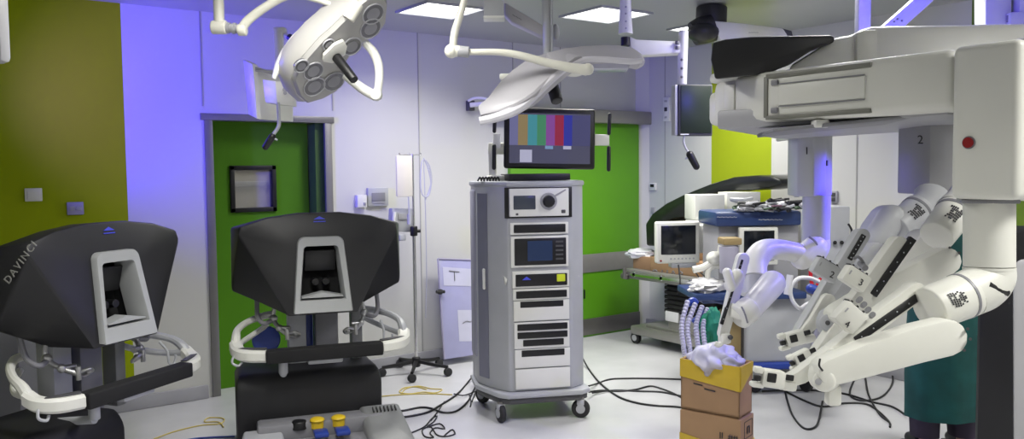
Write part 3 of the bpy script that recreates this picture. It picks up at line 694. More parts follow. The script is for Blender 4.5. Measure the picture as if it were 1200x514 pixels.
lipm = mat('lamp_lip', (.66, .65, .70), .35)
b = MB(); b.tube([P(*p, 3.80) for p in ((562, 142), (580, 138), (600, 131), (614, 123), (626, 112), (640, 98), (655, 85), (670, 75), (684, 70), (705, 69.5), (738, 72), (752, 71))], [.02, .022, .024, .022, .022, .022, .02, .016, .014, .014, .014, .012], n=10, k=4); build('rim', b, lipm, L2, world=True)
b = MB(); b.prism([P(*p, 3.86) for p in ((622, 118), (636, 106), (650, 93), (664, 82), (668, 84), (652, 99), (636, 113), (618, 124), (604, 128))], fw*.06, bev=.004)
b.prism([P(*p, 3.86) for p in ((686, 71), (738, 73.5), (737, 80), (700, 80.5), (690, 79))], fw*.10, bev=.004); build('lower_glass', b, mat('lamp_cover_glass', (.42, .42, .52), .2), L2, world=True)
b = MB(); b.cyl(P(646, 96, 3.95), P(653, 119, 3.9), .030, .028, bev=.006); build('handle', b, black, L2, world=True)
b = MB(); b.ball(P(672, 85, 3.9), (.05, .05, .02)); build('bearing_cap', b, cream, L2, world=True)
b = MB(); b.box(P(594, 90, 3.95), (.07, .03, .03), bev=.008, rot=R(-35)); build('bearing_cap', b, cream, L2, world=True)
b = MB(); D_ = 3.75
b.tube([P(556, -102, D_), P(552, -50, D_), P(548, -20, D_), P(542, 8, D_), P(533, 38, D_), P(531, 58, D_)], [.016, .014, .014, .016, .018, .018], n=12); b.ball(P(529, 60, D_), .032); hub(b, P(532, 60, D_), rt, .026, .06)
b.tube([P(550, 61, D_), P(582, 61, D_), P(606, 64, D_), P(640, 73, D_), P(668, 79, D_), P(688, 82, D_)], [.014, .015, .017, .019, .022, .026], n=12); b.ball(P(689, 81, D_), .027)
build('lamp_arm', b, warmw, L2, world=True)
b = MB(); b.cyl(P(536, 60, D_), P(550, 61, D_), .026, bev=.004); build('joint_ring', b, grey, L2, world=True)
b = MB(); b.cyl(P(638, -88, 3.95), P(642, 64, 3.95), .022); b.cyl(P(646, -86, 3.93), P(647, 62, 3.93), .006); build('drop_tube', b, lgrey, L2, world=True)
b = MB(); b.ball(P(651, 38, 3.98), (.02, .02, .04)); build('cover_cap', b, lgrey, L2, world=True)

# pendant column and spring arm in the middle
pd = thing('ceiling_pendant', 'grey ceiling pendant block with a sloping spring arm beside the middle lamp', 'ceiling pendant', P(580, -20, 3.9))
b = MB(); q_ = P(579, 22, 3.9); b.box((q_.x, q_.y, (q_.z+CZ)/2), (.095, .10, CZ-q_.z), rot=R(-35), bev=.008); build('pendant_block', b, lgrey, pd, world=True)
b = MB(); b.box(P(579, 22, 3.9), (.10, .105, .012), rot=R(-35), bev=.004); build('end_cap', b, white, pd, world=True)
b = MB(); b.prism([P(591, 2, 3.95), P(596, 5, 3.95), P(637, 30, 3.95), P(640, 35, 3.95), P(636, 43, 3.95), P(628, 39, 3.95), P(600, 26, 3.95), P(591, 17, 3.95)], fw*.07, bev=.01); sa = build('spring_arm', b, lampt, pd, world=True)
text('lettering', 'STERIS'[:0]+'~~~', .03, P(606, 20, 3.944), (P(611, 23, 3.9)-P(600, 17, 3.9)), up, inkg, sa)

# right hand drop pole, arm, and hanging screen
hs = thing('hanging_screen', 'dark flat screen hanging from a white ceiling arm left of the robot', 'screen', P(816, 130, 4.6))
b = MB(); D_ = 4.6
b.tube([P(733, -48, D_), P(733, 0, D_), P(733, 24, D_), P(733, 40, D_)], [.028, .03, .036, .040], n=16, k=3); ap = build('drop_pole', b, cream, hs, world=True)
b = MB()
for y in (8, 16, 25, 33): b.ball(P(733.5, y, D_-.036), .006, n=8)
build('screw', b, grey, ap, world=True)
b = MB(); b.cyl(P(733, 44, D_), P(733, 54, D_), .026); build('collar', b, black, hs, world=True)
b = MB(); b.prism([P(737, 42, D_), P(746, 46, D_), P(798, 48, D_), P(800, 52, D_), P(799, 62, D_), P(746, 65, D_), P(739, 58, D_)], fw*.08, bev=.014); build('swing_arm', b, cream, hs, world=True)
b = MB(); b.cyl(P(801, 36, D_+.02), P(799, 100, D_+.02), .027, bev=.006); pl = build('pole', b, cream, hs, world=True)
b = MB()
for y in (50, 56): b.box(P(794, y, D_-.01), (.022, .02, .02), bev=.004)
for y in (70, 80, 90): b.ball(P(799, y, D_-.012), .008, n=8)
build('screw', b, inkg, pl, world=True)
fxx = cv(1, .0, .25); fxx.z = 0; fxx.normalize()
sp = P(815.5, 129, D_)
Ms = Matrix.Translation(sp) @ Matrix.Rotation(math.atan2(fxx.y, fxx.x), 4, 'Z')
b = MB(); b.box((0, .02, 0), (.205, .04, .285), bev=.006, M=Ms); sc_ = build('screen_housing', b, dgrey, hs, world=True)
b = MB(); b.box((0, -.002, 0.005), (.185, .006, .262), bev=.002, M=Ms); build('display', b, screeng, sc_, world=True)
b = MB(); b.box((-.07, -.004, -.134), (.05, .004, .006), M=Ms); build('lettering_strip', b, white, sc_, world=True)
b = MB(); b.box((-.112, .035, 0), (.02, .05, .28), bev=.006, M=Ms); build('side_cover', b, lgrey, hs, world=True)
b = MB(); b.tube([P(802, 158, D_), P(801, 166, D_), P(804, 174, D_), P(808, 180, D_)], .006); b.tube([P(803, 186, D_), P(808, 184, D_)], .005, sm=False); hw = build('handle_rod', b, lgrey, hs, world=True)
b = MB(); b.capsule(P(808.5, 181, D_), P(816, 195, D_), .021, .019); build('grip', b, black, hw, world=True)

# white monitor seen from behind, left
wm = thing('hanging_screen', 'white backed screen with a small white box and drop handle above the recessed door', 'screen', P(318, 110, 4.4))
D_ = 4.45
b = MB(); b.prism([P(285, 70, D_), P(296, 75, D_-.06), P(301, 139, D_-.06), P(291, 134, D_)], rt*.02+fw*.02, bev=.003)
b.prism([P(296, 76, D_-.06), P(328, 86, D_+.2), P(341, 92, D_+.25), P(341, 142, D_+.25), P(301, 139, D_-.06)], fw*.05+rt*-.0, bev=.006); build('screen_back', b, cream, wm, world=True)
b = MB(); b.tube([P(299, 80, D_-.05), P(320, 86, D_+.05)], .008, sm=False); b.box(P(310, 83, D_-.03), (.10, .02, .012), rot=R(-20), bev=.004); build('vent', b, grey, wm, world=True)
D_ = 4.2
b = MB(); e1 = (P(322, 93, D_-.03)-P(308, 95, D_+.03)); b.prism([P(308, 93, D_+.06), P(323, 95, D_), P(325, 122, D_), P(311, 120, D_+.06)], rt*.0+fw*.05, bev=.003)
b.prism([P(323, 95, D_), P(344, 97, D_+.12), P(345, 124, D_+.12), P(325, 122, D_)], fw*.05, bev=.003); bx_ = build('junction_box', b, cream, wm, world=True)
b = MB(); b.cyl(P(334, 105, D_+.04), P(334, 105, D_+.06), .012); b.cyl(P(334, 109, D_+.04), P(334, 109, D_+.06), .009); build('switch', b, grey, bx_, world=True)
b = MB(); b.tube([P(326, 120, D_), P(327, 140, D_), P(326, 149, D_), P(319, 159, D_)], .009); b.tube([P(318, 160, D_), P(325, 164, D_)], .005, sm=False); hw = build('handle_rod', b, lgrey, wm, world=True)
b = MB(); b.capsule(P(319, 160, D_), P(311, 172, D_), .018, .016); build('grip', b, black, hw, world=True)
b = MB(); b.box(P(327, 62, 4.55), (.05, .04, .25), rot=R(-35), bev=.008); b.tube([P(327, 36, 4.55), P(333, 40, 4.55), P(340, 46, 4.5)], .014); b.box(P(328, 36, 4.55), (.07, .05, .035), rot=R(-35), bev=.01); build('drop_arm', b, cream, wm, world=True)
b = MB(); b.tube([P(345, 48, 4.5), P(372, 46, 4.5), P(384, 38, 4.5), P(385.5, 15, 4.5), P(385.5, -50, 4.5)], .012, n=8); build('support_tube', b, cream, wm, world=True)
b = MB(); b.cyl(P(339, 43, 4.5), P(346, 49, 4.48), .018); build('connector', b, mat('navy', (.02, .02, .10), .4), wm, world=True)

# grey slab cut off at the top left corner
b = MB(); b.box(P(-3, 30, 2.6), (.055, .06, .235), rot=R(-36), bev=.02)
single('lamp_head_edge', b, grey, 'grey rounded end of a hanging lamp cut by the upper left corner', 'surgical lamp')

# ------------------------------------------------------------------ robot patient cart
rb = thing('surgical_robot', 'large white four-armed surgical robot with numbered arms filling the right side', 'surgical robot', (3.4, 1.6, 0))
# base column (dark) and pale shells at the right edge
Dc = 3.35
b = MB(); c_ = P(1200, 300, Dc); c_.z = 0
fr = Matrix.Translation(V((P(1217, 300, Dc+.2).x, P(1217, 300, Dc+.2).y, 0))) @ Matrix.Rotation(R(-35.5-30), 4, 'Z')
b.box((.06, 0, .70), (.56, .34, 1.36), bev=.03, M=fr); col = build('column', b, charb, rb, world=True)
b = MB(); q_ = [P(x, y, 2.95) for x, y in ((1188, 560), (1187, 318), (1189, 308), (1196, 303), (1260, 300), (1260, 560))]; b.prism(q_, ray(1188, 400).normalized()*.14, bev=.012); build('column_shell', b, grey, rb, world=True)
b = MB(); b.box((.22, .05, 1.75), (.44, .26, .80), bev=.04, M=fr); build('upper_column', b, white, rb, world=True)
b = MB(); b.box((.2, .1, .12), (.8, .7, .22), bev=.05, M=fr); build('cart_base', b, white, rb, world=True)
# main boom
Db = 3.15
b = MB(); b.prism([P(x, y, Db) for x, y in ((924, 78), (979, 44), (1000, 41), (1008, 35), (1022, 31), (1250, 27), (1250, 100), (1020, 112), (930, 112))], ray(980, 80).normalized()*.30, bev=.018); build('boom', b, white, rb, world=True)
b = MB(); b.prism([P(x, y, Db-.02) for x, y in ((1004, 38), (1012, 35), (1029, 34), (1029, 72), (1004, 76))], fw*.04, bev=.008); build('boom_band', b, cream, rb, world=True)
b = MB(); b.prism([P(x, y, Db-.06) for x, y in ((835, 50), (850, 46), (880, 43), (920, 42), (974, 41), (979, 44), (977, 50), (950, 60), (925, 76), (900, 86), (838, 93), (833, 70))], ray(850, 80).normalized()*.30, bev=.014); build('boom_cover', b, charc, rb, world=True)
# front beam with the slide rail, runs parallel to the right hand wall
XF = 2.56
def fx(px, py, o=0): return onX(px, py, XF+o)
zt, zb = fx(1060, 63).z, fx(1060, 133).z
ya, yb = fx(1118, 100).y, fx(858, 120).y
b = MB(); b.box((XF+.14, (ya+yb)/2, (zt+zb)/2), (.28, yb-ya, zt-zb), bev=.03, seg=3); beam = build('beam', b, cream, rb, world=True)
b = MB()
prof = [fx(864, 92), fx(850, 94, -.0), fx(838, 99, .06), fx(831, 112, .10), fx(829, 130, .12), fx(833, 150, .10), fx(842, 151, .05), fx(866, 147)]
b.box((XF+.16, yb+.04, (zt+zb)/2-.0), (.30, .16, zt-zb), bev=.05, seg=4)
b.box((XF+.20, yb+.135, (zt+zb)/2-.02), (.26, .11, zt-zb-.05), bev=.03, seg=3); build('beam_end', b, cream, rb, world=True)
b = MB(); b.box((XF+.14, yb+.02, zt+.0), (.26, .22, .04), bev=.018, seg=3); build('pivot_ring', b, white, rb, world=True)
def frail(x0, y0, x1, y1, th, dx, m, nm, par=beam):
    a, c = fx(x0, y0), fx(x1, y1); b = MB(); b.box((XF-dx/2+.004, (a.y+c.y)/2, (a.z+c.z)/2), (dx, abs(a.y-c.y), th), bev=.003); return build(nm, b, m, par, world=True)
rA, rB_ = fx(898, 90), fx(898, 138); zr1, zr0 = rA.z, rB_.z; yr0 = fx(1021, 100).y; yr1 = rA.y
b = MB(); b.box((XF+.002, (yr0+yr1)/2, zr1), (.014, yr1-yr0, .018), bev=.003); b.box((XF+.002, (yr0+yr1)/2, zr0), (.014, yr1-yr0, .016), bev=.003); b.box((XF+.002, yr1, (zr0+zr1)/2), (.014, .018, zr1-zr0), bev=.003)
build('rail', b, mat('rail_grey', (.20, .20, .17), .4), beam, world=True)
b = MB(); b.box((XF-.001, (yr0+yr1)/2-.02, (zr0+zr1)/2+.003), (.012, yr1-yr0-.08, (zr1-zr0)*.50), bev=.004); build('slide_panel', b, cream, beam, world=True)
b = MB()
for zz in (.27, -.27): b.box((XF-.006, (yr0+yr1)/2-.02, (zr0+zr1)/2+.003+zz*(zr1-zr0)), (.004, yr1-yr0-.08, .004))
b.box((XF-.004, yr1-.04, zr1-.025), (.01, .03, .02), bev=.004); b.box((XF-.004, yr1-.04, zr0+.025), (.01, .03, .02), bev=.004); build('slide_groove', b, mgrey, beam, world=True)
b = MB(); pA_, pB_ = fx(852, 100, -.004), fx(852, 145, -.004)
b.box((XF+.01, yb+.02, (zt+zb)/2), (.014, .05, (zt-zb)*.66), bev=.006); build('cover_panel', b, white, beam, world=True)
# plates under the beam / hub slab that carries the arm columns
b = MB(); b.prism([P(840, 151, 3.2), P(1000, 143, 2.9), P(1111, 135, 2.6), P(1180, 135, 2.8), P(1130, 150, 4.5), P(925, 163, 4.6), P(905, 162, 3.9)], (0, 0, .07), bev=.01); build('hub_plate', b, grey, rb, world=True)
b = MB()
b.prism([P(906, 150, 3.0), P(1070, 134, 2.72), P(1070, 138, 2.72), P(906, 155, 3.0)], fw*.2, bev=.004); build('underside_slot', b, mgrey, rb, world=True)
b = MB(); b.box(P(961, 145, 2.92), (.05, .05, .028), rot=R(-35), bev=.006); build('connector', b, white, rb, world=True)
b = MB(); b.prism([P(930, 160, 4.35), P(1112, 138, 4.0), P(1112, 100, 4.0), P(930, 120, 4.35)], fw*.3, bev=.01); build('hub', b, white, rb, world=True)

def column(px0, px1, y0, y1, D, dep, m, bev=.035, D1=None):
    a, c = P(px0, y1, D), P(px1, y1, D1 or D); c.z = a.z; w = (c-a).length; ct_ = (a+c)/2; rot = math.degrees(math.atan2(c.y-a.y, c.x-a.x))
    T = Matrix.Translation(V((ct_.x, ct_.y, 0))) @ Matrix.Rotation(R(rot), 4, 'Z')
    z0 = ct_.z; z1 = P(px0, y0, D).z
    b = MB(); b.box((0, dep/2, (z0+z1)/2), (w, dep, z1-z0), bev=bev, seg=4, M=T); o = build('arm_column', b, m, rb, world=True)
    return o, a, (c-a).cross(V((0, 0, 1))).normalized()
g1 = mat('column_pale', (.52, .53, .55), .4); g2 = mat('column_grey', (.34, .34, .35), .4)
def wedge(pts, y0, y1, m):
    q = [P(x, y1, D) for x, D in pts]; z0 = q[1].z; z1 = P(pts[1][0], y0, pts[1][1]).z; c = sum(q, V())/len(q)
    back = [p+fw*.16 for p in (q[-1], q[0])]; b = MB(); b.prism([V((p.x, p.y, z0)) for p in q+back], (0, 0, z1-z0), bev=.008); return build('arm_column', b, m, rb, world=True)
c1 = wedge([(934, 4.38), (953, 4.32), (968, 4.36), (975, 4.46)], 145, 230, g1)
text('number', '1', .055, P(945.5, 177, 4.325), rt, up, inkm, c1)
b = MB(); b.box(P(968.5, 191, 4.355), (.012, .014, .03), bev=.003); build('latch', b, dgrey, c1, world=True)
c2 = wedge([(1070, 3.80), (1089, 3.72), (1118, 3.74)], 132, 228, g2)
text('number', '2', .055, P(1078.5, 164, 3.735), rt, up, inkm, c2)
c4, z0, z1 = column(1112, 1192, 56, 233, 2.50, .22, cream, bev=.022, D1=2.34)
b = MB(); cc = onP(1135.5, 167, z0, z1); fwk = -z1 if z1.dot(fw) < 0 else z1; b.cyl(cc+fwk*.01, cc-fwk*.008, .0155, n=24); build('red_button', b, redm, c4, world=True)
b = MB(); b.cyl(cc+fwk*.01, cc-fwk*.003, .019, n=24); build('button_ring', b, mgrey, c4, world=True)
b = MB(); q0, q1 = P(1124, 234.5, 2.44), P(1185, 234.5, 2.44); b.box((P(1157, 235, 2.52)), ((q1-q0).length, .14, .012), rot=R(-58), bev=.003); build('shadow_gap', b, mgrey, c4, world=True)
c5, z0, z1 = column(1196, 1240, 42, 236, 2.55, .3, white)

def label(par, q0, q1, r, t0, t1, rows=6, off=0., spread=24):
    """small printed warning block that follows the curve of a round shell"""
    ax = (q1-q0).normalized(); c0_ = q0.lerp(q1, (t0+t1)/2); tc = (CP-c0_); tc = (tc-ax*tc.dot(ax)).normalized(); sd = ax.cross(tc); b = MB(); random.seed(rows)
    for k in range(rows):
        ce = q0.lerp(q1, t0+(t1-t0)*(k+.5)/rows); hw = ax*(q1-q0).length*(t1-t0)/rows*(.36 if k > 1 else .46)
        a0, a1 = R(off-spread*random.uniform(.7, 1)), R(off+spread*random.uniform(.45, 1)); n_ = 7
        for m in range(n_):
            if random.random() < .12: continue
            u0, u1 = a0+(a1-a0)*m/n_, a0+(a1-a0)*(m+.86)/n_
            p = [ce+(tc*math.cos(u)+sd*math.sin(u))*(r+.0012)+h for u, h in ((u0, -hw), (u1, -hw), (u1, hw), (u0, hw))]
            b.quad(*p)
    return build('warning_label', b, inkm, par, world=True)
# ---- arm 4 (nearest)
b = MB(); D_ = 2.52
b.cyl(P(1159, 232, D_), P(1159, 312, D_), .071, n=32); a4t = build('arm_tube', b, cream, rb, world=True)
b = MB(); b.cyl(P(1159, 313, D_), P(1159, 316, D_), .0722, n=32)
b.tube([P(1159, 314, D_), P(1159, 325, D_), P(1150, 336, D_-.01), P(1134, 344, D_-.02)], [.0712, .072, .072, .070], n=32, k=6)
b.cyl(P(1134, 344, D_-.02), P(1088, 362, D_-.06), .070, .066, n=32, bev=.006); a4s = build('arm_shoulder', b, cream, rb, world=True)
b = MB(); b.tube([P(1158, 333, D_-.075), P(1170, 340, D_-.07), P(1180, 343, D_-.055)], .011, n=8); build('brake_slot', b, black, a4s, world=True)
b = MB()
q0, q1 = P(1134, 344, D_-.02), P(1088, 362, D_-.06); b.cyl(q0.lerp(q1, .14), q0.lerp(q1, .20), .0708, n=40); build('seam', b, mgrey, a4s, world=True)
label(a4s, P(1134, 344, D_-.02), P(1088, 362, D_-.06), .0675, .44, .82, 7, off=0)
def link(name, pts, D0, D1, th, m=cream, bev=.02):
    n_ = len(pts); xs_ = [p[0] for p in pts]; x0, x1 = min(xs_), max(xs_)
    Q = [P(x, y, D0+(D1-D0)*(x1-x)/(x1-x0)) for x, y in pts]
    b = MB(); b.prism(Q, fw*th, bev=bev); return build(name, b, m, rb, world=True)
def ribbon_link(name, path, widths, D0, D1, th, m=cream, bev=.016, capn=6):
    """a bar traced along a centre line with rounded ends and real thickness"""
    p0, p1 = V((*path[0], 0)), V((*path[-1], 0)); up_, dn = [], []
    Pn = [V((*p, 0)) for p in path]
    for i, p in enumerate(Pn):
        d = (Pn[min(i+1, len(Pn)-1)]-Pn[max(i-1, 0)]).normalized(); nn_ = V((-d.y, d.x, 0)); up_.append(p+nn_*widths[i]); dn.append(p-nn_*widths[i])
    d0 = (Pn[0]-Pn[1]).normalized(); d1 = (Pn[-1]-Pn[-2]).normalized(); out = list(up_)
    n1 = V((-d1.y, d1.x, 0))
    for k in range(1, capn): a = math.pi*k/capn; out.append(Pn[-1]+(n1*math.cos(a)+d1*math.sin(a))*widths[-1])
    out += dn[::-1]; n0 = V((-d0.y, d0.x, 0))
    for k in range(1, capn): a = math.pi*k/capn; out.append(Pn[0]+(n0*math.cos(a)+d0*math.sin(a))*widths[0])
    x0, x1 = Pn[0].x, Pn[-1].x
    Q = [P(q.x, q.y, D0+(D1-D0)*(q.x-x0)/(x1-x0 if abs(x1-x0) > 1 else 1)) for q in out]
    b = MB(); b.loft([[q for q in Q], [q+fw*th for q in Q]], bev=bev); return build(name, b, m, rb, world=True)
# long lower link of arm 4
lk4 = ribbon_link('arm_link', [(1114, 396), (1080, 404), (1020, 422), (975, 437)], [21.5, 21.5, 19.5, 16], 2.34, 2.28, .085, cream, bev=.028)
b = MB()
for px, py in ((1134, 385), (1137, 397), (1130, 410)): b.cyl(P(px, py, 2.335), P(px, py, 2.36), .0045, n=10)
build('screw', b, dgrey, lk4, world=True)
b = MB(); b.ball(P(966, 440, 2.33), .045); b.cyl(P(966, 446, 2.28), P(966, 446, 2.40), .030, bev=.006); b.box(P(976, 462, 2.34), (.04, .04, .06), rot=R(-35), bev=.01); el = build('arm_elbow', b, cream, rb, world=True)
b = MB(); b.cyl(P(959, 447, 2.275), P(959, 447, 2.30), .009, n=14); build('screw', b, grey, el, world=True)
def cable_on(par, pts, r=.003, m=cable): b = MB(); b.tube(pts, r, n=6); return build('cable', b, m, par, world=True)
cable_on(el, [P(961, 420, 2.27), P(960, 428, 2.265), P(964, 434, 2.27)], .003)

def instrument(x0, y0, x1, y1, w, D, D2, strip, blk=None, m=cream, foot=None):
    """slim insertion axis with black slot, numbered block and clamp head at its lower end"""
    o = ribbon_link('instrument_arm', [(x0, y0), ((x0+x1)/2, (y0+y1)/2), (x1, y1)], [w, w, w*.8], D, D2, .06, m, bev=.012)
    (sx0, sy0, sx1, sy1, sw) = strip
    t0 = (sx0-x0)/(x1-x0); t1 = (sx1-x0)/(x1-x0)
    d = V((sx1-sx0, sy1-sy0, 0)).normalized(); nn_ = V((-d.y, d.x, 0))*sw; b = MB()
    Ds = lambda t: D+(D2-D)*t-.006
    b.prism([P(sx0+nn_.x, sy0+nn_.y, Ds(t0)), P(sx1+nn_.x, sy1+nn_.y, Ds(t1)), P(sx1-nn_.x, sy1-nn_.y, Ds(t1)), P(sx0-nn_.x, sy0-nn_.y, Ds(t0))], fw*.02, bev=.003)
    s_ = build('slide_slot', b, black, o, world=True)
    b = MB(); random.seed(3)
    for k in range(6): t = (k+.5)/6; b.ball(P(sx0+(sx1-sx0)*t, sy0+(sy1-sy0)*t, Ds(t0+(t1-t0)*t)-.001), .0025, n=6)
    build('screw', b, lgrey, s_, world=True)
    return o
def block(cx, cy, s, ang, D, num, nx, ny, m=cream, rotn=None, par=None):
    ca, sa_ = math.cos(R(ang)), math.sin(R(ang)); ex = rt*ca+up*sa_; ey = -rt*sa_+up*ca
    T = Matrix.Identity(4); c = P(cx, cy, D); k = D/F
    for i in range(3): T[i][0] = ex[i]; T[i][1] = fw[i]; T[i][2] = ey[i]; T[i][3] = c[i]
    b = MB(); b.box((0, 0, 0), (s[0]*k, .05, s[1]*k), bev=.008, M=T); o = build('instrument_carriage', b, m, par or rb, world=True)
    b = MB(); b.box((0, .02, s[1]*k*.5), (s[0]*k*.85, .03, .012), bev=.003, M=T)
    for q in (-.3, 0, .3): b.cyl(T @ V((q*s[0]*k, .0, s[1]*k*.5)), T @ V((q*s[0]*k, .0, s[1]*k*.5+.008)), .004, n=8)
    build('contact_strip', b, black, o, world=True)
    text('number', num, 11*k, P(nx, ny, D-.0275), rt*math.cos(R(rotn if rotn is not None else ang))+up*math.sin(R(rotn if rotn is not None else ang)), -rt*math.sin(R(rotn if rotn is not None else ang))+up*math.cos(R(rotn if rotn is not None else ang)), inkm, o)
    b = MB(); b.box((-s[0]*k*.36, -.026, s[1]*k*.1), (.004, .003, .014), M=T); build('mark', b, grey, o, world=True)
    return o
def clamp_head(px, py, D, ang, s=1.):
    ca, sa_ = math.cos(R(ang)), math.sin(R(ang)); ex = rt*ca+up*sa_; ey = -rt*sa_+up*ca
    T = Matrix.Identity(4); c = P(px, py, D)
    for i in range(3): T[i][0] = ex[i]*s; T[i][1] = fw[i]*s; T[i][2] = ey[i]*s; T[i][3] = c[i]
    b = MB(); b.box((0, 0, 0), (.075, .05, .055), bev=.012, M=T); b.box((-.045, .0, .02), (.03, .035, .02), bev=.006, M=T); b.box((-.045, 0, -.025), (.04, .035, .016), bev=.006, M=T); b.box((.05, 0, -.015), (.05, .04, .03), bev=.01, M=T)
    o = build('trocar_clamp', b, cream, rb, world=True)
    b = MB(); b.box((-.01, -.024, .005), (.028, .01, .028), bev=.003, M=T); b.box((.045, -.02, .012), (.025, .01, .018), bev=.003, M=T); b.box((-.05, -.012, -.003), (.02, .02, .016), bev=.003, M=T); build('clamp_socket', b, black, o, world=True)
    return o
# ---- arm 4 instrument
instrument(1076, 342, 962, 428, 11, 2.50, 2.42, (1086, 341, 1003, 399, 4.8))
ribbon_link('instrument_foot', [(975, 418), (940, 442), (916, 452)], [10, 8, 5], 2.42, 2.40, .05, cream, bev=.01)
clamp_head(905, 443, 2.40, -8, .95)
block(994, 371, (30, 28), -42, 2.36, '4', 993, 380, rotn=-25)
b = MB()
for k in range(4): b.cyl(P(1006+k*5, 352+k*6, 2.45), P(1008+k*5, 350+k*6, 2.40), .008, n=10)
build('cable_port', b, mgrey, rb, world=True)
# ---- arm 3
D_ = 3.05
b = MB(); b.tube([P(1140, 225, D_+.1), P(1132, 238, D_+.06), P(1118, 250, D_+.02)], [.075, .075, .072], n=28); b.cyl(P(1120, 247, D_+.02), P(1097, 277, D_-.06), .066, .060, n=28, bev=.006); s3 = build('arm_shoulder', b, cream, rb, world=True)
b = MB(); q0, q1 = P(1120, 247, D_+.02), P(1097, 277, D_-.06); b.cyl(q0.lerp(q1, .10), q0.lerp(q1, .18), .0668, n=40); build('seam', b, mgrey, s3, world=True)
label(s3, P(1120, 247, D_+.02), P(1097, 277, D_-.06), .0645, .30, .75, 6, off=0)
ribbon_link('arm_link', [(1092, 285), (1078, 300), (1066, 314)], [17, 17, 16], 3.05, 3.1, .12, cream, bev=.02)
lk3 = ribbon_link('arm_link', [(1112, 306), (1080, 322), (1020, 352), (985, 370)], [16, 15.5, 14, 11], 2.85, 2.72, .08, cream, bev=.022)
b = MB()
for px, py in ((1113, 290), (1124, 296)): b.cyl(P(px, py, 2.845), P(px, py, 2.87), .0045, n=10)
build('screw', b, dgrey, lk3, world=True)
instrument(1056, 286, 945, 440, 9.5, 2.74, 2.72, (1071, 279, 1024, 346, 4.6))
block(1001, 326, (31, 21), -33, 2.62, '3', 1009, 331, rotn=-25)
clamp_head(940, 418, 2.70, 25, .8)
b = MB(); b.tube([P(1000, 303, 2.68), P(1006, 301, 2.68), P(1012, 308, 2.68), P(1014, 316, 2.68)], .005, n=8); b.cyl(P(1008, 308, 2.7), P(1014, 314, 2.66), .010); build('cable_port', b, mgrey, rb, world=True)
b = MB(); b.ball(P(972, 378, 2.84), (.045, .045, .05)); b.cyl(P(970, 378, 2.80), P(970, 378, 2.74), .028, n=24, bev=.005); j3 = build('arm_elbow', b, lgrey, rb, world=True)
b = MB(); b.cyl(P(970, 378, 2.735), P(970, 378, 2.76), .008, n=12); build('screw', b, dgrey, j3, world=True)
# ---- arm 2
D_ = 3.6
b = MB(); b.tube([P(1092, 228, D_+.05), P(1088, 240, D_+.02), P(1075, 250, D_)], [.072, .072, .070], n=28); b.cyl(P(1078, 244, D_), P(1050, 268, D_-.06), .070, .064, n=28, bev=.006); s2 = build('arm_shoulder', b, g1, rb, world=True)
b = MB(); q0, q1 = P(1078, 244, D_), P(1050, 268, D_-.06); b.cyl(q0.lerp(q1, .12), q0.lerp(q1, .20), .0705, n=40); build('seam', b, mgrey, s2, world=True)
label(s2, P(1078, 244, D_), P(1050, 268, D_-.06), .0685, .30, .72, 6, off=0)
ribbon_link('arm_link', [(1048, 256), (1036, 272), (1030, 284)], [17, 17, 15], 3.55, 3.6, .12, g1, bev=.025)
b = MB(); b.capsule(P(1044, 256, 3.55), P(1026, 282, 3.55), .060, .058); build('arm_link', b, g1, rb, world=True)
ribbon_link('arm_link', [(1030, 296), (1000, 335), (975, 372)], [12, 13, 13], 3.35, 3.0, .10, g1, bev=.022)
b = MB(); b.cyl(P(1079, 230, 3.65), P(1079, 238, 3.62), .03, .025, n=16, bev=.006); build('red_knob', b, redm, rb, world=True)
instrument(1012, 276, 940, 392, 8.5, 3.02, 2.98, (1013, 275, 996, 304, 3.2), m=g1)
block(967, 316, (31, 20), -30, 2.90, '2', 975, 322, m=g1, rotn=-22)
ribbon_link('instrument_foot', [(972, 352), (955, 378), (942, 391)], [8, 7, 5], 2.96, 2.96, .05, cream, bev=.01)
clamp_head(931, 396, 2.95, 15, .95)
# ---- arm 1 (furthest left)
D_ = 4.4
b = MB(); b.cyl(P(957, 229, D_), P(956, 282, D_), .071, n=28); build('arm_tube', b, g1, rb, world=True)
b = MB(); b.tube([P(956, 280, D_), P(956, 288, D_), P(950, 297, D_-.02), P(938, 300, D_-.04)], [.071, .072, .071, .066], n=28); b.capsule(P(955, 290, D_-.04), P(940, 302, D_-.06), .066, .062); s1 = build('arm_shoulder', b, white, rb, world=True)
b = MB(); b.tube([P(948, 277, D_-.09), P(956, 284, D_-.1), P(960, 296, D_-.09)], .006, n=6); build('seam', b, mgrey, s1, world=True)
b = MB(); b.tube([P(945, 300, D_-.05), P(925, 294, D_-.08), P(905, 292, D_-.12), P(892, 296, D_-.16), P(884, 310, D_-.20), P(884, 326, D_-.24)], [.055, .052, .055, .060, .064, .066], n=24); build('arm_link', b, white, rb, world=True)
b = MB(); b.tube([P(886, 318, D_-.22), P(880, 332, D_-.24), P(880, 345, D_-.26)], [.06, .055, .05], n=20); build('arm_link', b, g1, rb, world=True)
b = MB(); b.capsule(P(905, 332, D_-.35), P(877, 364, D_-.5), .064, .056, n=24); fa = build('forearm', b, white, rb, world=True)
b = MB(); b.cyl(P(880, 360, D_-.5), P(865, 372, D_-.54), .062, .060, n=24, bev=.01); b.cyl(P(867, 357, D_-.5), P(862, 373, D_-.5), .055, n=20, bev=.01); wr = build('wrist_joint', b, white, rb, world=True)
b = MB(); b.tube([P(869, 359, D_-.59), P(873, 368, D_-.6), P(876, 378, D_-.59)], .004, n=6); build('seam', b, mgrey, wr, world=True)
o1 = instrument(872, 303, 849, 392, 7, 3.95, 3.85, (870, 304, 846, 380, 1.8), m=white)
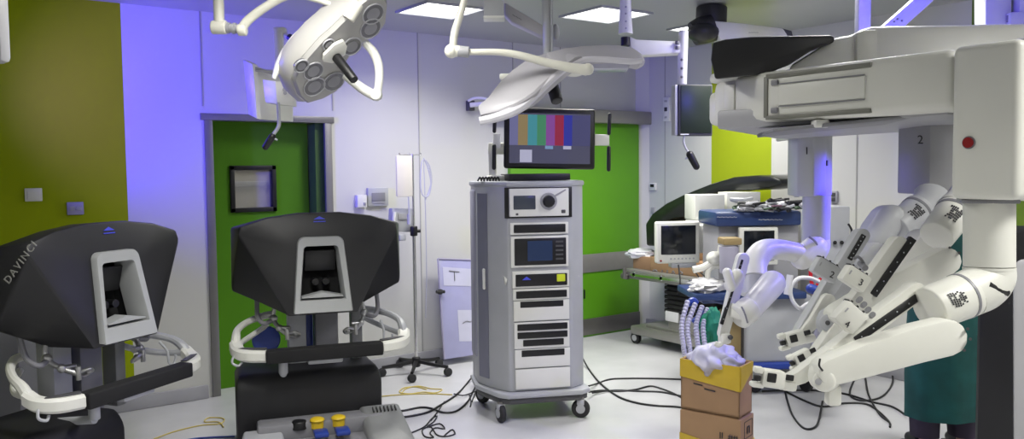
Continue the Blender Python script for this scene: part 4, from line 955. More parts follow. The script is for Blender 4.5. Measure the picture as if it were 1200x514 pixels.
b = MB(); b.capsule(P(864, 322, 3.88), P(856, 334, 3.86), .030, n=16); b.capsule(P(852, 319, 3.86), P(857, 336, 3.84), .022, n=16); build('instrument_carriage', b, white, rb, world=True)
b = MB(); b.box(P(849, 396, 3.85), (.05, .05, .05), rot=R(-20), bev=.012); b.tube([P(849, 396, 3.85), P(843, 404, 3.84), P(838, 402, 3.84)], .012, n=8); tc = build('trocar_clamp', b, white, rb, world=True)
b = MB(); b.ball(P(856, 395, 3.82), .012); build('clamp_socket', b, dgrey, tc, world=True)

# ceiling structure above the robot, lit violet
cs = thing('ceiling_mount_frame', 'violet lit metal posts and slanting brace of a ceiling mount above the robot', 'ceiling mount', P(1090, -30, 3.9))
D_ = 3.9
b = MB(); q_ = P(1011, 8, D_); b.box((q_.x, q_.y, (CZ+2.25)/2), (.055, .055, CZ-2.25), rot=R(-35), bev=.004); build('post', b, lgrey, cs, world=True)
b = MB(); b.prism([P(x, y, D_-.02) for x, y in ((1032, 33), (1156, -76), (1156, -54), (1058, 33))], fw*.06, bev=.006); br = build('brace', b, lgrey, cs, world=True)
b = MB()
for px, py in ((1048, 25), (1052, 22), (1057, 24)): b.ball(P(px, py, D_-.025), .006, n=8)
build('screw', b, inkg, br, world=True)
b = MB(); b.prism([P(x, y, D_) for x, y in ((1155, 36), (1155, -99), (1186, -99), (1186, 36))], fw*.10, bev=.008); build('post', b, lgrey, cs, world=True)
b = MB(); b.prism([P(x, y, D_-.03) for x, y in ((1184, 32), (1184, 14), (1230, 12), (1230, 32))], fw*.10, bev=.008); b.prism([P(x, y, D_-.02) for x, y in ((1195, 16), (1195, -99), (1230, -99), (1230, 16))], fw*.1, bev=.006); build('bracket', b, lgrey, cs, world=True)
b = MB(); b.box(P(1182.5, 22, D_-.01), (.014, .02, .035), bev=.003); build('slot', b, inkg, cs, world=True)

# dark ceiling pivot with white arm
cp_ = thing('ceiling_pivot_arm', 'dark round ceiling pivot carrying a short white arm behind the robot boom', 'ceiling arm', P(835, 8, 5.95))
D_ = 5.95
b = MB(); b.cyl(P(834, 8, D_), P(833, 36, D_), .11, bev=.012); b.tube([P(812, 40, D_-.05), P(822, 36, D_-.05), P(835, 32, D_-.05)], [.085, .098, .10], n=20); b.ball(P(824, 38, D_-.08), (.12, .11, .07)); build('pivot', b, charc, cp_, world=True)
b = MB(); b.prism([P(x, y, D_-.12) for x, y in ((836, 24), (870, 27), (918, 33), (924, 42), (895, 44), (843, 47), (841, 36))], fw*.15, bev=.012); wa = build('white_arm', b, cream, cp_, world=True)
b = MB(); b.prism([P(x, y, D_-.11) for x, y in ((917, 33), (928, 36), (930, 44), (922, 44))], fw*.12, bev=.006); build('arm_tip', b, dgrey, cp_, world=True)
text('lettering', '~~~~', .03, P(883, 38, D_-.126), rt, up, inkg, wa)

# ------------------------------------------------------------------ operating table with clutter
bd = thing('operating_table', 'steel operating table on a low wheeled base by the right wall, piled with boxes', 'operating table', (5.7, 5.1, 0))
y_l, y_r = 5.75, 4.05
b = MB(); b.box((5.68, (y_l+y_r)/2, .665), (.52, y_l-y_r, .09), bev=.01); build('table_frame', b, steel, bd, world=True)
b = MB(); b.box((5.40, (y_l+y_r)/2, .67), (.02, y_l-y_r-.1, .035), bev=.004)
for k in range(5): b.box((5.41, y_l-.15-k*.35, .67), (.04, .04, .05), bev=.005)
build('side_rail', b, chrome, bd, world=True)
b = MB(); b.cyl((5.41, y_l+.02, .64), (5.41, y_l-.06, .64), .03, bev=.005); b.cyl((5.38, y_l-.04, .62), (5.38, y_l-.04, .72), .018); build('rail_clamp', b, steeld, bd, world=True)
b = MB()
for k in range(7):
    z_ = .36+k*.042; b.box((5.68, 5.02, z_), (.36, .60, .036), bev=.014); b.box((5.68, 5.02, z_+.02), (.31, .55, .02))
build('bellows', b, blackm, bd, world=True)
b = MB(); b.box((5.68, 5.02, .26), (.34, .52, .24), bev=.012); build('lift_column', b, steel, bd, world=True)
b = MB(); q = onX(787, 371, 5.49); b.box((5.50, q.y, q.z), (.02, .16, .09), bev=.004); build('rating_plate', b, paper, bd, world=True)
b = MB(); b.prism([(5.44, 5.70, .09), (5.92, 5.70, .09), (5.92, 4.10, .09), (5.44, 4.10, .09)], (0, 0, .08), bev=.015); b.prism([(5.50, 5.55, .165), (5.86, 5.55, .165), (5.86, 4.7, .165), (5.50, 4.7, .165)], (0, 0, .03), bev=.008); build('base', b, steel, bd, world=True)
for x, y in ((5.48, 5.66), (5.88, 5.66), (5.48, 4.2), (5.88, 4.2)):
    b = MB(); b.cyl((x-.022, y, .055), (x+.022, y, .055), .055, bev=.008); w_ = build('caster', b, rubber, bd, world=True)
    b = MB(); b.cyl((x-.026, y, .055), (x+.026, y, .055), .03); build('hub', b, lgrey, w_, world=True)
# boxes on the table
ZT = .71
def carton_at(name, label, px0, px1, py0, py1, X, depth, m=carton, cat='box', bev=.004, extra=None, group=None):
    a, c = onX(px0, py0, X), onX(px1, py1, X); z1, z0 = (a.z+onX(px1, py0, X).z)/2, c.z
    b = MB(); yy0, yy1 = a.y, c.y
    t = thing(name, label, cat, (X+depth/2, (yy0+yy1)/2, z0), 0, group)
    b.box((X+depth/2, (yy0+yy1)/2, (z0+z1)/2), (depth, abs(yy0-yy1), z1-z0), bev=bev); build('carton', b, m, t, world=True)
    b = MB(); b.box((X+depth/2, (yy0+yy1)/2, z1), (.05, abs(yy0-yy1), .003)); build('tape', b, tape if m is carton else lgrey, t, world=True)
    return t, z0, z1
def boxat(name, label, X, depth, y0, y1, z0, z1, m=carton, cat='box'):
    t = thing(name, label, cat, (X+depth/2, (y0+y1)/2, z0))
    b = MB(); b.box((X+depth/2, (y0+y1)/2, (z0+z1)/2), (depth, abs(y0-y1), z1-z0), bev=.004); build('carton', b, m, t, world=True)
    b = MB(); b.box((X+depth/2, (y0+y1)/2, z1), (.05, abs(y0-y1)-.01, .003)); build('tape', b, tape if m is carton else lgrey, t, world=True)
    return t
def yX(px, X): return onX(px, 300, X).y
t = boxat('cardboard_box', 'long brown cardboard box with handwriting on the steel table, under the patient monitor', 5.46, .40, yX(762, 5.46), yX(846, 5.46), .712, .84)
b = MB()
for k, pts in enumerate([[(764, 319), (767, 316), (770, 318), (766, 322), (764, 326)], [(776, 316), (776, 327)], [(776, 321), (782, 321)], [(782, 316), (782, 327)], [(786, 327), (789, 317), (792, 327)], [(796, 327), (796, 318), (800, 320), (797, 323), (801, 327)]]):
    b.tube([onX(x, y, 5.458) for x, y in pts], .006, n=5)
build('handwriting', b, inkg, t, world=True)
boxat('cardboard_box', 'small brown box at the left end of the steel table, next to the green door', 5.50, .38, 5.72, yX(763, 5.5), .711, .83)
boxat('cardboard_box', 'tall brown cardboard box standing behind the patient monitor', 5.60, .30, yX(800, 5.6), yX(845, 5.6), .842, 1.0)
b = MB()
b.ball(onX(752, 297, 5.6)+V((0, 0, .0)), (.14, .16, .05), n=20, nz=.35, fr=3)
single('plastic_wrapper', b, paper, 'crumpled white plastic wrapper lying on the small box at the table end', 'wrapper')
b = MB(); b.box((5.56, yX(752, 5.5)+.0, .735), (.10, .10, .04), bev=.01)
# black covered mattress
pts = [(757, 288), (756, 262), (764, 250), (780, 238), (800, 228), (830, 216), (860, 207), (888, 205), (905, 206), (915, 210), (916, 216), (900, 221), (880, 223), (850, 224), (830, 228), (819, 236), (813, 252), (790, 256), (772, 262), (771, 288)]
XM = 5.55
Q = [onX(x, y, XM) for x, y in pts]
b = MB(); b.prism(Q, (.42, 0, 0), bev=.025); single('covered_mattress', b, poly, 'bent black vinyl covered mattress section sloping up over the boxes on the table', 'mattress')
# white boxes
def fbox(name, label, px0, px1, py0, py1, D, dep, m=white, cat='box', rz=-28, face=None):
    a, c = P(px0, py1, D), P(px1, py1, D); w = (c-a).length; ct_ = (a+c)/2; z0 = ct_.z; z1 = P((px0+px1)/2, py0, D).z
    T = Matrix.Translation(V((ct_.x, ct_.y, 0))) @ Matrix.Rotation(R(rz), 4, 'Z')
    t = thing(name, label, cat, (ct_.x, ct_.y, z0), R(rz))
    b = MB(); b.box((0, dep/2, (z0+z1)/2), (w, dep, z1-z0), bev=.004, M=T); build('carton', b, m, t, world=True)
    b = MB(); b.box((w*.18, -.001, z0+(z1-z0)*.4), (w*.18, .003, (z1-z0)*.18), M=T); build('sticker', b, face or lgrey, t, world=True)
    return t
fbox('white_box', 'white carton right of the patient monitor, lower of two stacked', 815, 851, 258, 284, 6.6, .25, white, face=dgrey)
fbox('white_box', 'white carton on top of another right of the patient monitor', 814, 850, 228, 257.5, 6.6, .25, white, face=white)
fbox('white_box', 'cream carton behind the blue tray, below the mattress edge', 851, 892, 225, 262, 6.75, .2, cream, face=cream)
boxat('white_box', 'brown carton standing under the white cartons on the steel table', 5.46, .34, yX(849, 5.46), yX(868, 5.46), .712, 1.02, carton)

# patient monitor
pmn = thing('patient_monitor', 'pale patient monitor with a blank dark screen standing on the cardboard box', 'patient monitor', P(795, 308, 6.42))
T = Matrix.Translation(P(795, 284, 6.42)) @ Matrix.Rotation(R(-30), 4, 'Z')
b = MB(); b.box((0, .04, 0), (.345, .08, .325), bev=.015, seg=3, M=T); b.box((.03, .12, 0), (.30, .12, .26), bev=.02, M=T); pmh = build('housing', b, cream, pmn, world=True)
b = MB(); b.box((0, -.002, .02), (.275, .008, .225), bev=.003, M=T); build('screen', b, screenb, pmh, world=True)
b = MB()
for k in range(7): b.cyl(T @ V((-.06+k*.03, -.0, -.125)), T @ V((-.06+k*.03, -.006, -.125)), .007, n=10)
build('button', b, lgrey, pmh, world=True)
b = MB(); b.cyl(T @ V((-.14, -.0, -.14)), T @ V((-.14, -.006, -.14)), .008, n=10); build('button', b, redm, pmh, world=True)
b = MB(); b.box((.21, .10, .02), (.07, .14, .22), bev=.012, M=T); b.box((.215, .028, .07), (.03, .006, .04), M=T); build('module_rack', b, white, pmn, world=True)
b = MB(); b.box((.05, .06, -.18), (.20, .10, .04), bev=.01, M=T); build('foot', b, lgrey, pmn, world=True)
b = MB(); b.tube([P(795, 310, 6.4), P(797, 330, 6.35), P(794, 345, 6.35)], .006, n=6); b.tube([P(810, 312, 6.4), P(822, 330, 6.35), P(824, 345, 6.35), P(826, 355, 6.35)], .005, n=6); b.tube([P(812, 312, 6.4), P(828, 326, 6.3), P(834, 340, 6.3)], .005, n=6)
single('monitor_cables', b, cable, 'thin black leads hanging below the patient monitor over the table edge', 'cable')
# hair-dryer like white warmer
b = MB(); b.tube([P(836, 338, 6.0), P(830, 330, 6.0), P(830, 318, 6.0), P(836, 312, 6.0), P(846, 312, 6.0)], .020, n=10); b.ball(P(838, 302, 6.0), (.07, .06, .05), n=16)
b.tube([P(812, 316, 6.0), P(826, 312, 6.0), P(842, 300, 6.0), P(846, 288, 6.0)], .026, n=10)
single('white_hose_nozzle', b, cream, 'white curved plastic hose end between the patient monitor and the grey canister', 'hose')

# ------------------------------------------------------------------ anaesthesia machine with blue tray
am = thing('anaesthesia_machine', 'grey anaesthesia workstation with a blue top tray behind robot arm 1', 'anaesthesia machine', (P(905, 400, 6.1).x, P(905, 400, 6.1).y, 0), R(-30))
D_ = 6.0
def T_(px, py, D, rz=-32): return Matrix.Translation(P(px, py, D)) @ Matrix.Rotation(R(rz), 4, 'Z')
k6 = 6.0/F
b = MB(); b.box((0, .25, 0), (103*k6, .45, 17*k6), bev=.02, M=T_(891, 256.5, 5.95)); tb = build('top_tray', b, bluem, am, world=True)
text('lettering', '~~~~~', .05, P(852, 254, 5.945), rt, up, lgrey, tb); text('lettering', '~~~~~~', .05, P(903, 257, 5.945), rt, up, lgrey, tb)
b = MB(); b.box((0, .25, 0), (98*k6, .40, 78*k6), bev=.02, M=T_(892, 303, 6.02)); build('upper_body', b, grey, am, world=True)
b = MB(); b.box((0, .0, 0), (46*k6, .05, 44*k6), bev=.01, M=T_(888, 288, 5.98)); fr_ = build('display_frame', b, cream, am, world=True)
b = MB(); b.box((0, -.028, .005), (36*k6, .012, 35*k6), bev=.003, M=T_(888, 288, 5.98)); build('screen', b, screenb, fr_, world=True)
b = MB(); b.box((0, .25, 0), (78*k6, .50, 80*k6), bev=.03, seg=3, M=T_(914, 386, 5.95)); build('lower_cabinet', b, lgrey, am, world=True)
b = MB(); b.box((0, .2, 0), (130*k6, .50, 8*k6), bev=.01, M=T_(878, 346, 5.90)); build('work_shelf', b, bluem, am, world=True)
b = MB(); b.box((0, .25, 0), (84*k6, .52, 7*k6), bev=.01, M=T_(914, 429, 5.92)); build('base_bumper', b, blue, am, world=True)
b = MB(); b.cyl(P(854, 288, 5.85), P(855, 320, 5.85), 11*k6, n=24, bev=.01); cn = build('absorber_canister', b, mat('canister', (.34, .33, .42), .4), am, world=True)
b = MB(); b.box((0, 0, 0), (22*k6, .14, 8*k6), bev=.01, M=T_(855, 282, 5.85)); build('canister_lid', b, brass, cn, world=True)
b = MB(); b.box((0, .1, 0), (25*k6, .2, 60*k6), bev=.01, M=T_(864, 396, 6.05)); build('side_panel', b, brass, am, world=True)
b = MB(); b.box((0, .1, 0), (10*k6, .2, 80*k6), bev=.01, M=T_(876, 386, 6.0)); build('side_post', b, dgrey, am, world=True)
for px in (885, 945):
    q = onZ(px, 440, .04); q = P(px, 430, 6.1); q.z = .05
    b = MB(); b.cyl(q+V((-.02, 0, 0)), q+V((.02, 0, 0)), .05, bev=.008); build('caster', b, rubber, am, world=True)
# heap on the tray: folded lines and sachets
b = MB(); random.seed(11)
mats_h = [cable, cablew, mat('heap_purple', (.16, .08, .12), .6), lgrey, mat('heap_green', (.05, .09, .05), .6)]
for i in range(70):
    px = random.uniform(868, 938); py = 246-abs(random.gauss(0, 4))*(1 if px < 905 else 1.3); D = random.uniform(5.9, 6.25)
    c = P(px, py, D); b.mat(random.choice([0, 1, 2, 3, 3, 4, 1]))
    pts = [c+V((random.uniform(-.07, .07), random.uniform(-.07, .07), random.uniform(-.012, .02))) for _ in range(5)]; b.tube(pts, random.uniform(.006, .014), n=6, k=4)
single('cable_heap', b, mats_h, 'untidy heap of tangled leads and sachets lying on the blue tray', 'cable heap', kind='stuff')
# right hand module tower
mt = thing('gas_module_tower', 'pale grey equipment tower with three dark knobs just right of arm column 1', 'equipment tower', P(983, 340, 6.1), R(-32))
b = MB(); b.box((0, .15, 0), (40*k6, .3, 190*k6), bev=.012, M=T_(976, 336, 6.05)); build('housing', b, lgrey, mt, world=True)
b = MB(); b.box((0, -.004, 0), (12*k6, .012, 16*k6), bev=.003, M=T_(976, 252, 6.05)); build('vent_panel', b, grey, mt, world=True)
for z in (272, 296): b = MB(); b.box((0, -.004, 0), (19*k6, .012, 18*k6), bev=.003, M=T_(980, z-5, 6.05)); build('front_panel', b, mat('panel_pale', (.56, .56, .60), .4), mt, world=True)
for px in (971, 978.5, 986.5):
    b = MB(); b.cyl(P(px, 284, 6.05), P(px, 284, 6.0), .014, n=14, bev=.003); build('knob', b, black, mt, world=True)
cable_on(mt, [P(994, 262, 5.95), P(998, 270, 5.95), P(996, 280, 5.95)], .008)
# hoses and cables between arm 1 and the tower
b = MB(); b.mat(0).tube([P(955, 300, 5.2), P(950, 315, 5.2), P(951, 330, 5.2), P(954, 345, 5.2)], .012, n=8); b.tube([P(966, 310, 5.2), P(962, 325, 5.2), P(958, 335, 5.2), P(966, 350, 5.2)], .010, n=8)
single('red_hose', b, redc, 'thin red gas hoses hanging behind robot arm 2', 'hose')
b = MB(); b.tube([P(960, 330, 5.1), P(950, 326, 5.1), P(936, 326, 5.1), P(927, 336, 5.1), P(928, 350, 5.1), P(937, 361, 5.1), P(946, 356, 5.3), P(960, 350, 6.0)], .013, n=8); b.tube([P(926, 322, 5.1), P(924, 335, 5.1), P(922, 345, 5.1)], .02, n=8)
single('white_hose', b, cablew, 'white looped breathing hose between robot arm 1 and the tower', 'hose')
b = MB(); b.capsule(P(950, 338, 5.05), P(966, 343, 5.05), .03, n=14)
single('blue_connector', b, blue, 'bright blue hose connector below the number 2 instrument block', 'connector')
b = MB(); random.seed(5)
for k in range(5): b.tube([P(962+k*4, 338, 5.98), P(957+k*5, 345, 5.35), P(952+k*5, 365, 5.2), P(958+k*5, 385, 5.25), P(954+k*6, 400, 5.3), P(956+k*6, 418, 5.3)], .016, n=8)
single('grey_hose_bundle', b, tubem, 'bundle of pale grey hoses hanging under the blue connector', 'hose')
b = MB(); b.box((0, .1, 0), (40*k6, .2, 70*k6), bev=.02, M=T_(962, 384, 5.95)); 
# corrugated tubes, green breathing bag
b = MB(); random.seed(8)
for k, (x0, x1) in enumerate(((806, 801), (815, 808), (823, 818), (829, 826))):
    pts = smooth([P(x0, 352+k*3, 5.0), P(x1-2, 380, 4.95), P(x1, 405, 4.9), P(x1+3, 424, 4.85)], 14); rr = [.013+.004*(i % 2) for i in range(len(pts))]; b.tube(pts, rr, n=10, sm=False)
single('breathing_tubes', b, tubem, 'pale corrugated breathing tubes hanging into the taped cardboard box', 'breathing tube')
b = MB(); b.ball(P(833, 383, 5.0), (.08, .06, .115), n=26, nz=.35, fr=2.4)
single('green_cloth_bag', b, greenb, 'crumpled green cloth hanging behind robot arm 1 over the taped box', 'cloth')
b = MB(); b.tube([P(806, 356, 5.1), P(812, 352, 5.1), P(816, 356, 5.1)], .022, n=8); b.tube([P(812, 378, 5.0), P(818, 372, 5.0), P(822, 362, 5.0)], .02, n=8)
single('blue_tube_cuff', b, blue, 'dark blue cuffs on the pale corrugated breathing tubes', 'tube cuff')
b = MB(); b.ball(P(838, 346, 5.98), (.15, .12, .055), n=20, nz=.4, fr=3); single('blue_drape', b, bluem, 'crumpled blue drape on the shelf left of the forearm of arm 1', 'drape')
b = MB(); b.ball(P(830, 335, 5.98), (.15, .12, .055), n=20, nz=.5, fr=4); single('white_wrapper', b, paper, 'crumpled white wrapper above the blue drape beside the white hose end', 'wrapper')

# ------------------------------------------------------------------ taped cardboard boxes in front
cA_ = onZ(867, 430, .66)
tL, tR = onZ(798, 420, .66), onZ(893, 425.5, .66)
corner = V((cA_.x, cA_.y, 0)); eL = V((tL.x-cA_.x, tL.y-cA_.y, 0)); eR = V((tR.x-cA_.x, tR.y-cA_.y, 0))
wL, wR = min(eL.length, .46), min(eR.length, .34); eL.normalize(); eR = V((eL.y, -eL.x, 0)) if V((eL.y, -eL.x, 0)).dot(eR) > 0 else V((-eL.y, eL.x, 0))
def cpt(a, c, z): return corner+eL*a+eR*c+V((0, 0, z))
def ccarton(z0, z1, a0=0, c0=0):
    b = MB(); q = [cpt(a0, c0, z0), cpt(wL, c0, z0), cpt(wL, wR, z0), cpt(a0, wR, z0)]; b.prism(q, (0, 0, z1-z0), bev=.005); return b
tbx = thing('cardboard_box', 'open brown cardboard box with wide yellow tape round its rim, topmost of the stack', 'box', cpt(wL/2, wR/2, .40))
b = MB()   # open carton: four walls and a floor
th = .008
for q in ([cpt(0, 0, .40), cpt(wL, 0, .40), cpt(wL, th, .40), cpt(0, th, .40)], [cpt(0, wR-th, .40), cpt(wL, wR-th, .40), cpt(wL, wR, .40), cpt(0, wR, .40)], [cpt(0, 0, .40), cpt(th, 0, .40), cpt(th, wR, .40), cpt(0, wR, .40)], [cpt(wL-th, 0, .40), cpt(wL, 0, .40), cpt(wL, wR, .40), cpt(wL-th, wR, .40)]): b.prism(q, (0, 0, .26))
b.prism([cpt(0, 0, .40), cpt(wL, 0, .40), cpt(wL, wR, .40), cpt(0, wR, .40)], (0, 0, .01)); build('carton', b, carton, tbx, world=True)
# yellow tape: sagging lower edge
b = MB(); e_ = .004
def band(f0, f1, zt, zb0, zb1): b.prism([f0+V((0, 0, zt)), f1+V((0, 0, zt)), f1+V((0, 0, zb1)), f0+V((0, 0, zb0))], (f1-f0).cross(V((0, 0, 1))).normalized()*.004)
o0 = cpt(-e_, -e_, 0)
band(cpt(wL, -e_, 0), o0, .662, .57, .535); band(o0, cpt(-e_, wR, 0), .662, .535, .62)
band(cpt(wL+e_, -e_, 0), cpt(wL+e_, wR, 0), .662, .57, .57); band(cpt(0, wR+e_, 0), cpt(wL, wR+e_, 0), .662, .57, .57)
build('yellow_tape', b, tape, tbx, world=True)
b = MB()
for u, v, w_ in ((.62, .535, .05), (.40, .515, .06)): b.prism([cpt(wL*u, -.002, v), cpt(wL*u+w_, -.002, v+.004), cpt(wL*u+w_, -.002, v+.010), cpt(wL*u, -.002, v+.006)], -eR*.002)
build('print_mark', b, inkm, tbx, world=True)
lbx = thing('cardboard_box', 'brown cardboard box with small printed symbols under the yellow taped box', 'box', cpt(wL/2, wR/2, .0))
build('carton', ccarton(.06, .395, -.012, -.012), carton, lbx, world=True)
b = MB(); b.prism([cpt(-.013, -.014, .06), cpt(wL, -.014, .06), cpt(wL, -.014, .275), cpt(-.013, -.014, .235)], -eR*.002); b.prism([cpt(-.014, -.013, .06), cpt(-.014, wR, .06), cpt(-.014, wR, .27), cpt(-.014, -.013, .235)], -eL*.002); build('yellow_tape', b, tape, lbx, world=True)
text('print', 'n', .09, cpt(-.016, wR*.5, .335), eR, V((0, 0, 1)), inkm, lbx)
text('print', 'II  ##', .045, cpt(wL*.16, -.016, .30), -eL, V((0, 0, 1)), inkm, lbx)
b = MB()
for q0_, q1_ in (((.18, .29), (.82, .29)), ((.82, .29), (.82, .375)), ((.82, .375), (.18, .375)), ((.18, .375), (.18, .29))): b.tube([cpt(-.015, wR*q0_[0], q0_[1]), cpt(-.015, wR*q1_[0], q1_[1])], .0015, n=5, sm=False)
build('symbol_frame', b, inkm, lbx, world=True)
b = MB(); b.prism([cpt(0, 0, 0), cpt(wL, 0, 0), cpt(wL, wR, 0), cpt(0, wR, 0)], (0, 0, .06), bev=.004); single('wooden_pallet', b, cartd, 'flat brown base board under the lower cardboard box', 'board')
b = MB()
ctr = cpt(wL*.5, wR*.5, .64)
b.ball(ctr+eR*.01+V((0, 0, .02)), (.13, .095, .085), n=40, nz=.38, fr=2.0); b.ball(cpt(wL*.74, wR*.55, .66), (.08, .07, .06), n=32, nz=.35, fr=2.4); b.ball(cpt(wL*.28, wR*.55, .65), (.08, .07, .05), n=32, nz=.3, fr=2.4)
single('plastic_bag', b, bagm, 'crumpled translucent plastic bag bulging out of the yellow taped box', 'plastic bag', ang=100)

# ------------------------------------------------------------------ person in green gown behind the robot
pc = P(1106, 400, 4.75); px_, py_ = pc.x, pc.y
pr = thing('person', 'person in a dark green gown and dark trousers standing behind robot arm 4', 'person', (px_, py_, 0), R(-35.5))
# local: x = picture right, y = away from the viewer, z up
def skinbody(name, joints, edges, m):
    me = bpy.data.meshes.new(name); me.from_pydata([j[0] for j in joints], edges, [])
    o = bpy.data.objects.new(name, me); COL.objects.link(o)
    sk = o.modifiers.new('s', 'SKIN'); sv = me.skin_vertices[0].data
    for i, j in enumerate(joints): sv[i].radius = j[1] if isinstance(j[1], tuple) else (j[1], j[1]); sv[i].use_root = (i == 0)
    ss = o.modifiers.new('u', 'SUBSURF'); ss.levels = 2; ss.render_levels = 2
    dg = bpy.context.evaluated_depsgraph_get(); dg.update()
    m2 = bpy.data.meshes.new_from_object(o.evaluated_get(dg)); bpy.data.objects.remove(o)
    m2.materials.clear(); m2.materials.append(m); m2.polygons.foreach_set('use_smooth', [True]*len(m2.polygons))
    o = bpy.data.objects.new(name, m2); COL.objects.link(o); return o
J = [((0, 0, .86), (.14, .10)), ((0, 0, 1.05), (.13, .09)), ((.02, .0, 1.25), (.15, .10)), ((.03, 0, 1.36), (.09, .07)), ((.05, .02, 1.43), .045), ((.07, .04, 1.52), .075), ((.08, .05, 1.61), .080),
     ((-.09, 0, .80), .085), ((-.10, 0, .46), .055), ((-.10, -.01, .12), .04), ((-.10, -.0, .06), .035), ((-.12, .14, .035), .03),
     ((.09, 0, .80), .085), ((.11, 0, .46), .055), ((.12, -.01, .12), .04), ((.12, 0, .06), .035), ((.14, .14, .035), .03),
     ((-.14, 0, 1.31), .055), ((-.19, .08, 1.08), .042), ((-.15, .28, .98), .03), ((-.14, .34, .97), (.035, .018)),
     ((.20, 0, 1.31), .055), ((.25, .08, 1.08), .042), ((.20, .28, .98), .03), ((.19, .34, .97), (.035, .018))]
E_ = [(0, 1), (1, 2), (2, 3), (3, 4), (4, 5), (5, 6), (0, 7), (7, 8), (8, 9), (9, 10), (10, 11), (0, 12), (12, 13), (13, 14), (14, 15), (15, 16), (3, 17), (17, 18), (18, 19), (19, 20), (3, 21), (21, 22), (22, 23), (23, 24)]
for hx, hi in ((-.14, 20), (.19, 24)):
    for f in range(4):
        dx = (f-1.5)*.017; L_ = (.075, .085, .08, .062)[f]; i0 = len(J)
        J.append(((hx+dx, .385, .965), .009)); J.append(((hx+dx, .385+L_*.5, .955), .008)); J.append(((hx+dx, .385+L_*.85, .93), .0065)); E_ += [(hi, i0), (i0, i0+1), (i0+1, i0+2)]
    s = 1 if hx < 0 else -1; i0 = len(J)
    J.append(((hx+s*.035, .35, .955), .010)); J.append(((hx+s*.05, .39, .94), .008)); E_ += [(hi, i0), (i0, i0+1)]
bd_ = skinbody('body', J, E_, skin); bd_.parent = pr; WM[bd_.name] = WM[pr.name]
def ring(cx, cy, z, a, c, n=28, w=0, ph=0): return [(cx+(a*(1+w*math.sin(5*t+ph)))*math.cos(t), cy+(c*(1+w*math.sin(7*t+ph)))*math.sin(t), z) for t in [2*math.pi*i/n for i in range(n)]]
b = MB()
b.loft([ring(.0, .0, .21, .20, .15, w=.05), ring(-.0, 0, .45, .205, .15, w=.045, ph=.5), ring(0, 0, .75, .20, .145, w=.03, ph=1), ring(0, 0, .95, .19, .135, w=.02), ring(.01, 0, 1.15, .185, .13), ring(.03, 0, 1.30, .20, .12), ring(.03, 0, 1.37, .13, .09), ring(.04, .01, 1.405, .065, .06)])
for s, cx in ((-1, 0), (1, .06)):
    sh_ = (-.14 if s < 0 else .20); el_ = (-.19 if s < 0 else .25); ha = (-.15 if s < 0 else .20)
    b.tube([(sh_*.8, 0, 1.31), (sh_, .01, 1.29), ((sh_+el_)/2, .05, 1.18), (el_, .08, 1.07), ((el_+ha)/2, .18, 1.02), (ha, .27, .98)], [.06, .072, .068, .06, .052, .042], n=18)
build('gown', b, teal, pr)
b = MB()
for x, x2 in ((-.10, -.10), (.11, .12)): b.loft([ring(x2, .0, .10, .075, .085, w=.03), ring(x, 0, .30, .085, .085, w=.04, ph=1), ring(x, 0, .50, .09, .09), ring(x*.95, 0, .78, .098, .10)])
build('trousers', b, trouser, pr)
for x in (-.11, .13):
    b = MB(); b.ball((x, .05, .045), (.05, .14, .045), n=18); b.box((x, .05, .012), (.09, .27, .024), bev=.01); build('shoe', b, black, pr)
b = MB(); b.ball((.08, .045, 1.60), (.10, .115, .11), n=22); build('surgical_cap', b, teal, pr)
b = MB(); b.ball((.085, .155, 1.535), (.012, .02, .018), n=10); 
for s in (-1, 1): b.ball((.08+s*.088, .05, 1.545), (.012, .02, .03), n=10)
build('face_feature', b, skin, pr)
b = MB()
for s in (-1, 1): b.ball((.08+s*.032, .125, 1.56), .011, n=10)
build('eye', b, dgrey, pr)
b = MB(); b.ball((.08, .115, 1.50), (.055, .045, .04), n=16); build('face_mask', b, lgrey, pr)

# ------------------------------------------------------------------ cables on the floor
def floorline(pts, r, z=None, lift=None):
    out = []
    for i, p in enumerate(pts):
        zz = (p[2] if len(p) > 2 else r+.001); out.append(onZ(p[0], p[1], zz))
    return out
def fcable(name, lab, lists, r, m, cat='cable', k=6):
    b = MB()
    for pts in lists: b.tube(floorline(pts, r), r, n=6, k=k)
    return single(name, b, m, lab, cat)
fcable('floor_cable', 'two dark cables curving across the floor from the centre console to the tower', [[(446, 481), (470, 481), (492, 477), (505, 478), (520, 483), (535, 481), (548, 470), (556, 455), (566, 440, .08), (574, 421, .25)], [(452, 489), (475, 488), (500, 483), (515, 475), (535, 462), (548, 448), (558, 435, .08), (570, 420, .22)]], .007, cable)
fcable('blue_sleeved_lead', 'short thick dark blue cable sleeve at the lower left of the tower', [[(558, 446, .03), (561, 436, .12), (568, 424, .22), (575, 416, .30)]], .022, blue)
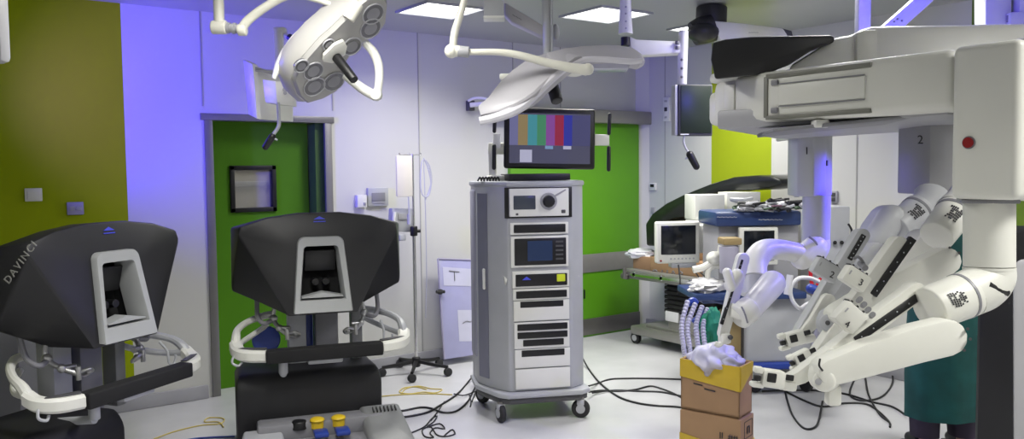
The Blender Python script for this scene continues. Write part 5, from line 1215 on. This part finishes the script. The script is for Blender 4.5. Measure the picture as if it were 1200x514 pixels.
fcable('tangled_lead', 'thin black tangled lead lying on the floor in front of the tower', [[(474, 509), (486, 505), (498, 499), (506, 490), (512, 487), (508, 494), (500, 500), (515, 496), (521, 502), (510, 501), (504, 507), (508, 512), (498, 511), (495, 503), (505, 500), (512, 509), (522, 511), (533, 508), (530, 503), (524, 507), (520, 511)], [(505, 492), (512, 483), (518, 474), (521, 470)], [(532, 461, .01), (542, 463, .02), (550, 461), (558, 458, .03)], [(550, 462), (552, 470), (551, 476)], [(558, 437, .03), (560, 450, .02), (553, 470)], [(556, 376, .55), (556, 400, .38), (555, 414, .30), (562, 418, .28)]], .0045, cable, k=4)
fcable('floor_cable', 'yellow cord loop lying on the floor below the drip stand', [[(470, 461), (476, 455), (490, 452), (505, 455), (518, 456), (510, 460), (496, 459), (480, 461), (468, 459), (474, 454), (488, 453), (500, 456)], [(447, 464), (470, 462), (500, 461), (530, 462)]], .004, cabley)
fcable('floor_cable', 'thin yellow cord on the floor between the two consoles', [[(180, 514), (205, 505), (235, 498), (258, 496), (262, 490), (245, 489), (240, 494), (256, 494), (262, 500)]], .004, cabley)
fcable('floor_cable', 'blue cable running along the floor between the two consoles', [[(196, 521), (225, 514), (250, 512), (275, 511)]], .006, blue)
fcable('floor_cable', 'long black cable sweeping from the tower base to the cardboard box', [[(683, 420, .05), (690, 432), (700, 445), (712, 456), (728, 466), (748, 472), (770, 475), (790, 476), (806, 478)]], .007, cable)
fcable('floor_cable', 'bundle of black cables on the floor between tower and cardboard box', [[(690, 452, .06), (700, 449), (715, 444), (735, 443), (765, 443), (800, 444), (830, 444)], [(690, 459, .05), (705, 457), (725, 458), (745, 456), (762, 452), (775, 455), (788, 460), (800, 466)], [(694, 460, .02), (720, 457), (750, 458), (775, 459), (800, 464)]], .0065, cable)
fcable('floor_cable', 'black cables looping on the floor under robot arm 4', [[(893, 458), (920, 457), (955, 457), (990, 461), (1020, 470), (1045, 476), (1062, 486)], [(922, 459), (945, 470), (965, 476), (990, 472), (1015, 473), (1030, 482), (1042, 494), (1043, 500)], [(920, 458), (926, 480), (934, 494), (944, 502), (955, 500), (960, 490), (964, 470)], [(1014, 442), (1018, 462), (1030, 484), (1042, 494)], [(1044, 430, .05), (1046, 448), (1034, 464), (1014, 469), (1000, 466), (996, 458), (1003, 440)]], .007, cable)
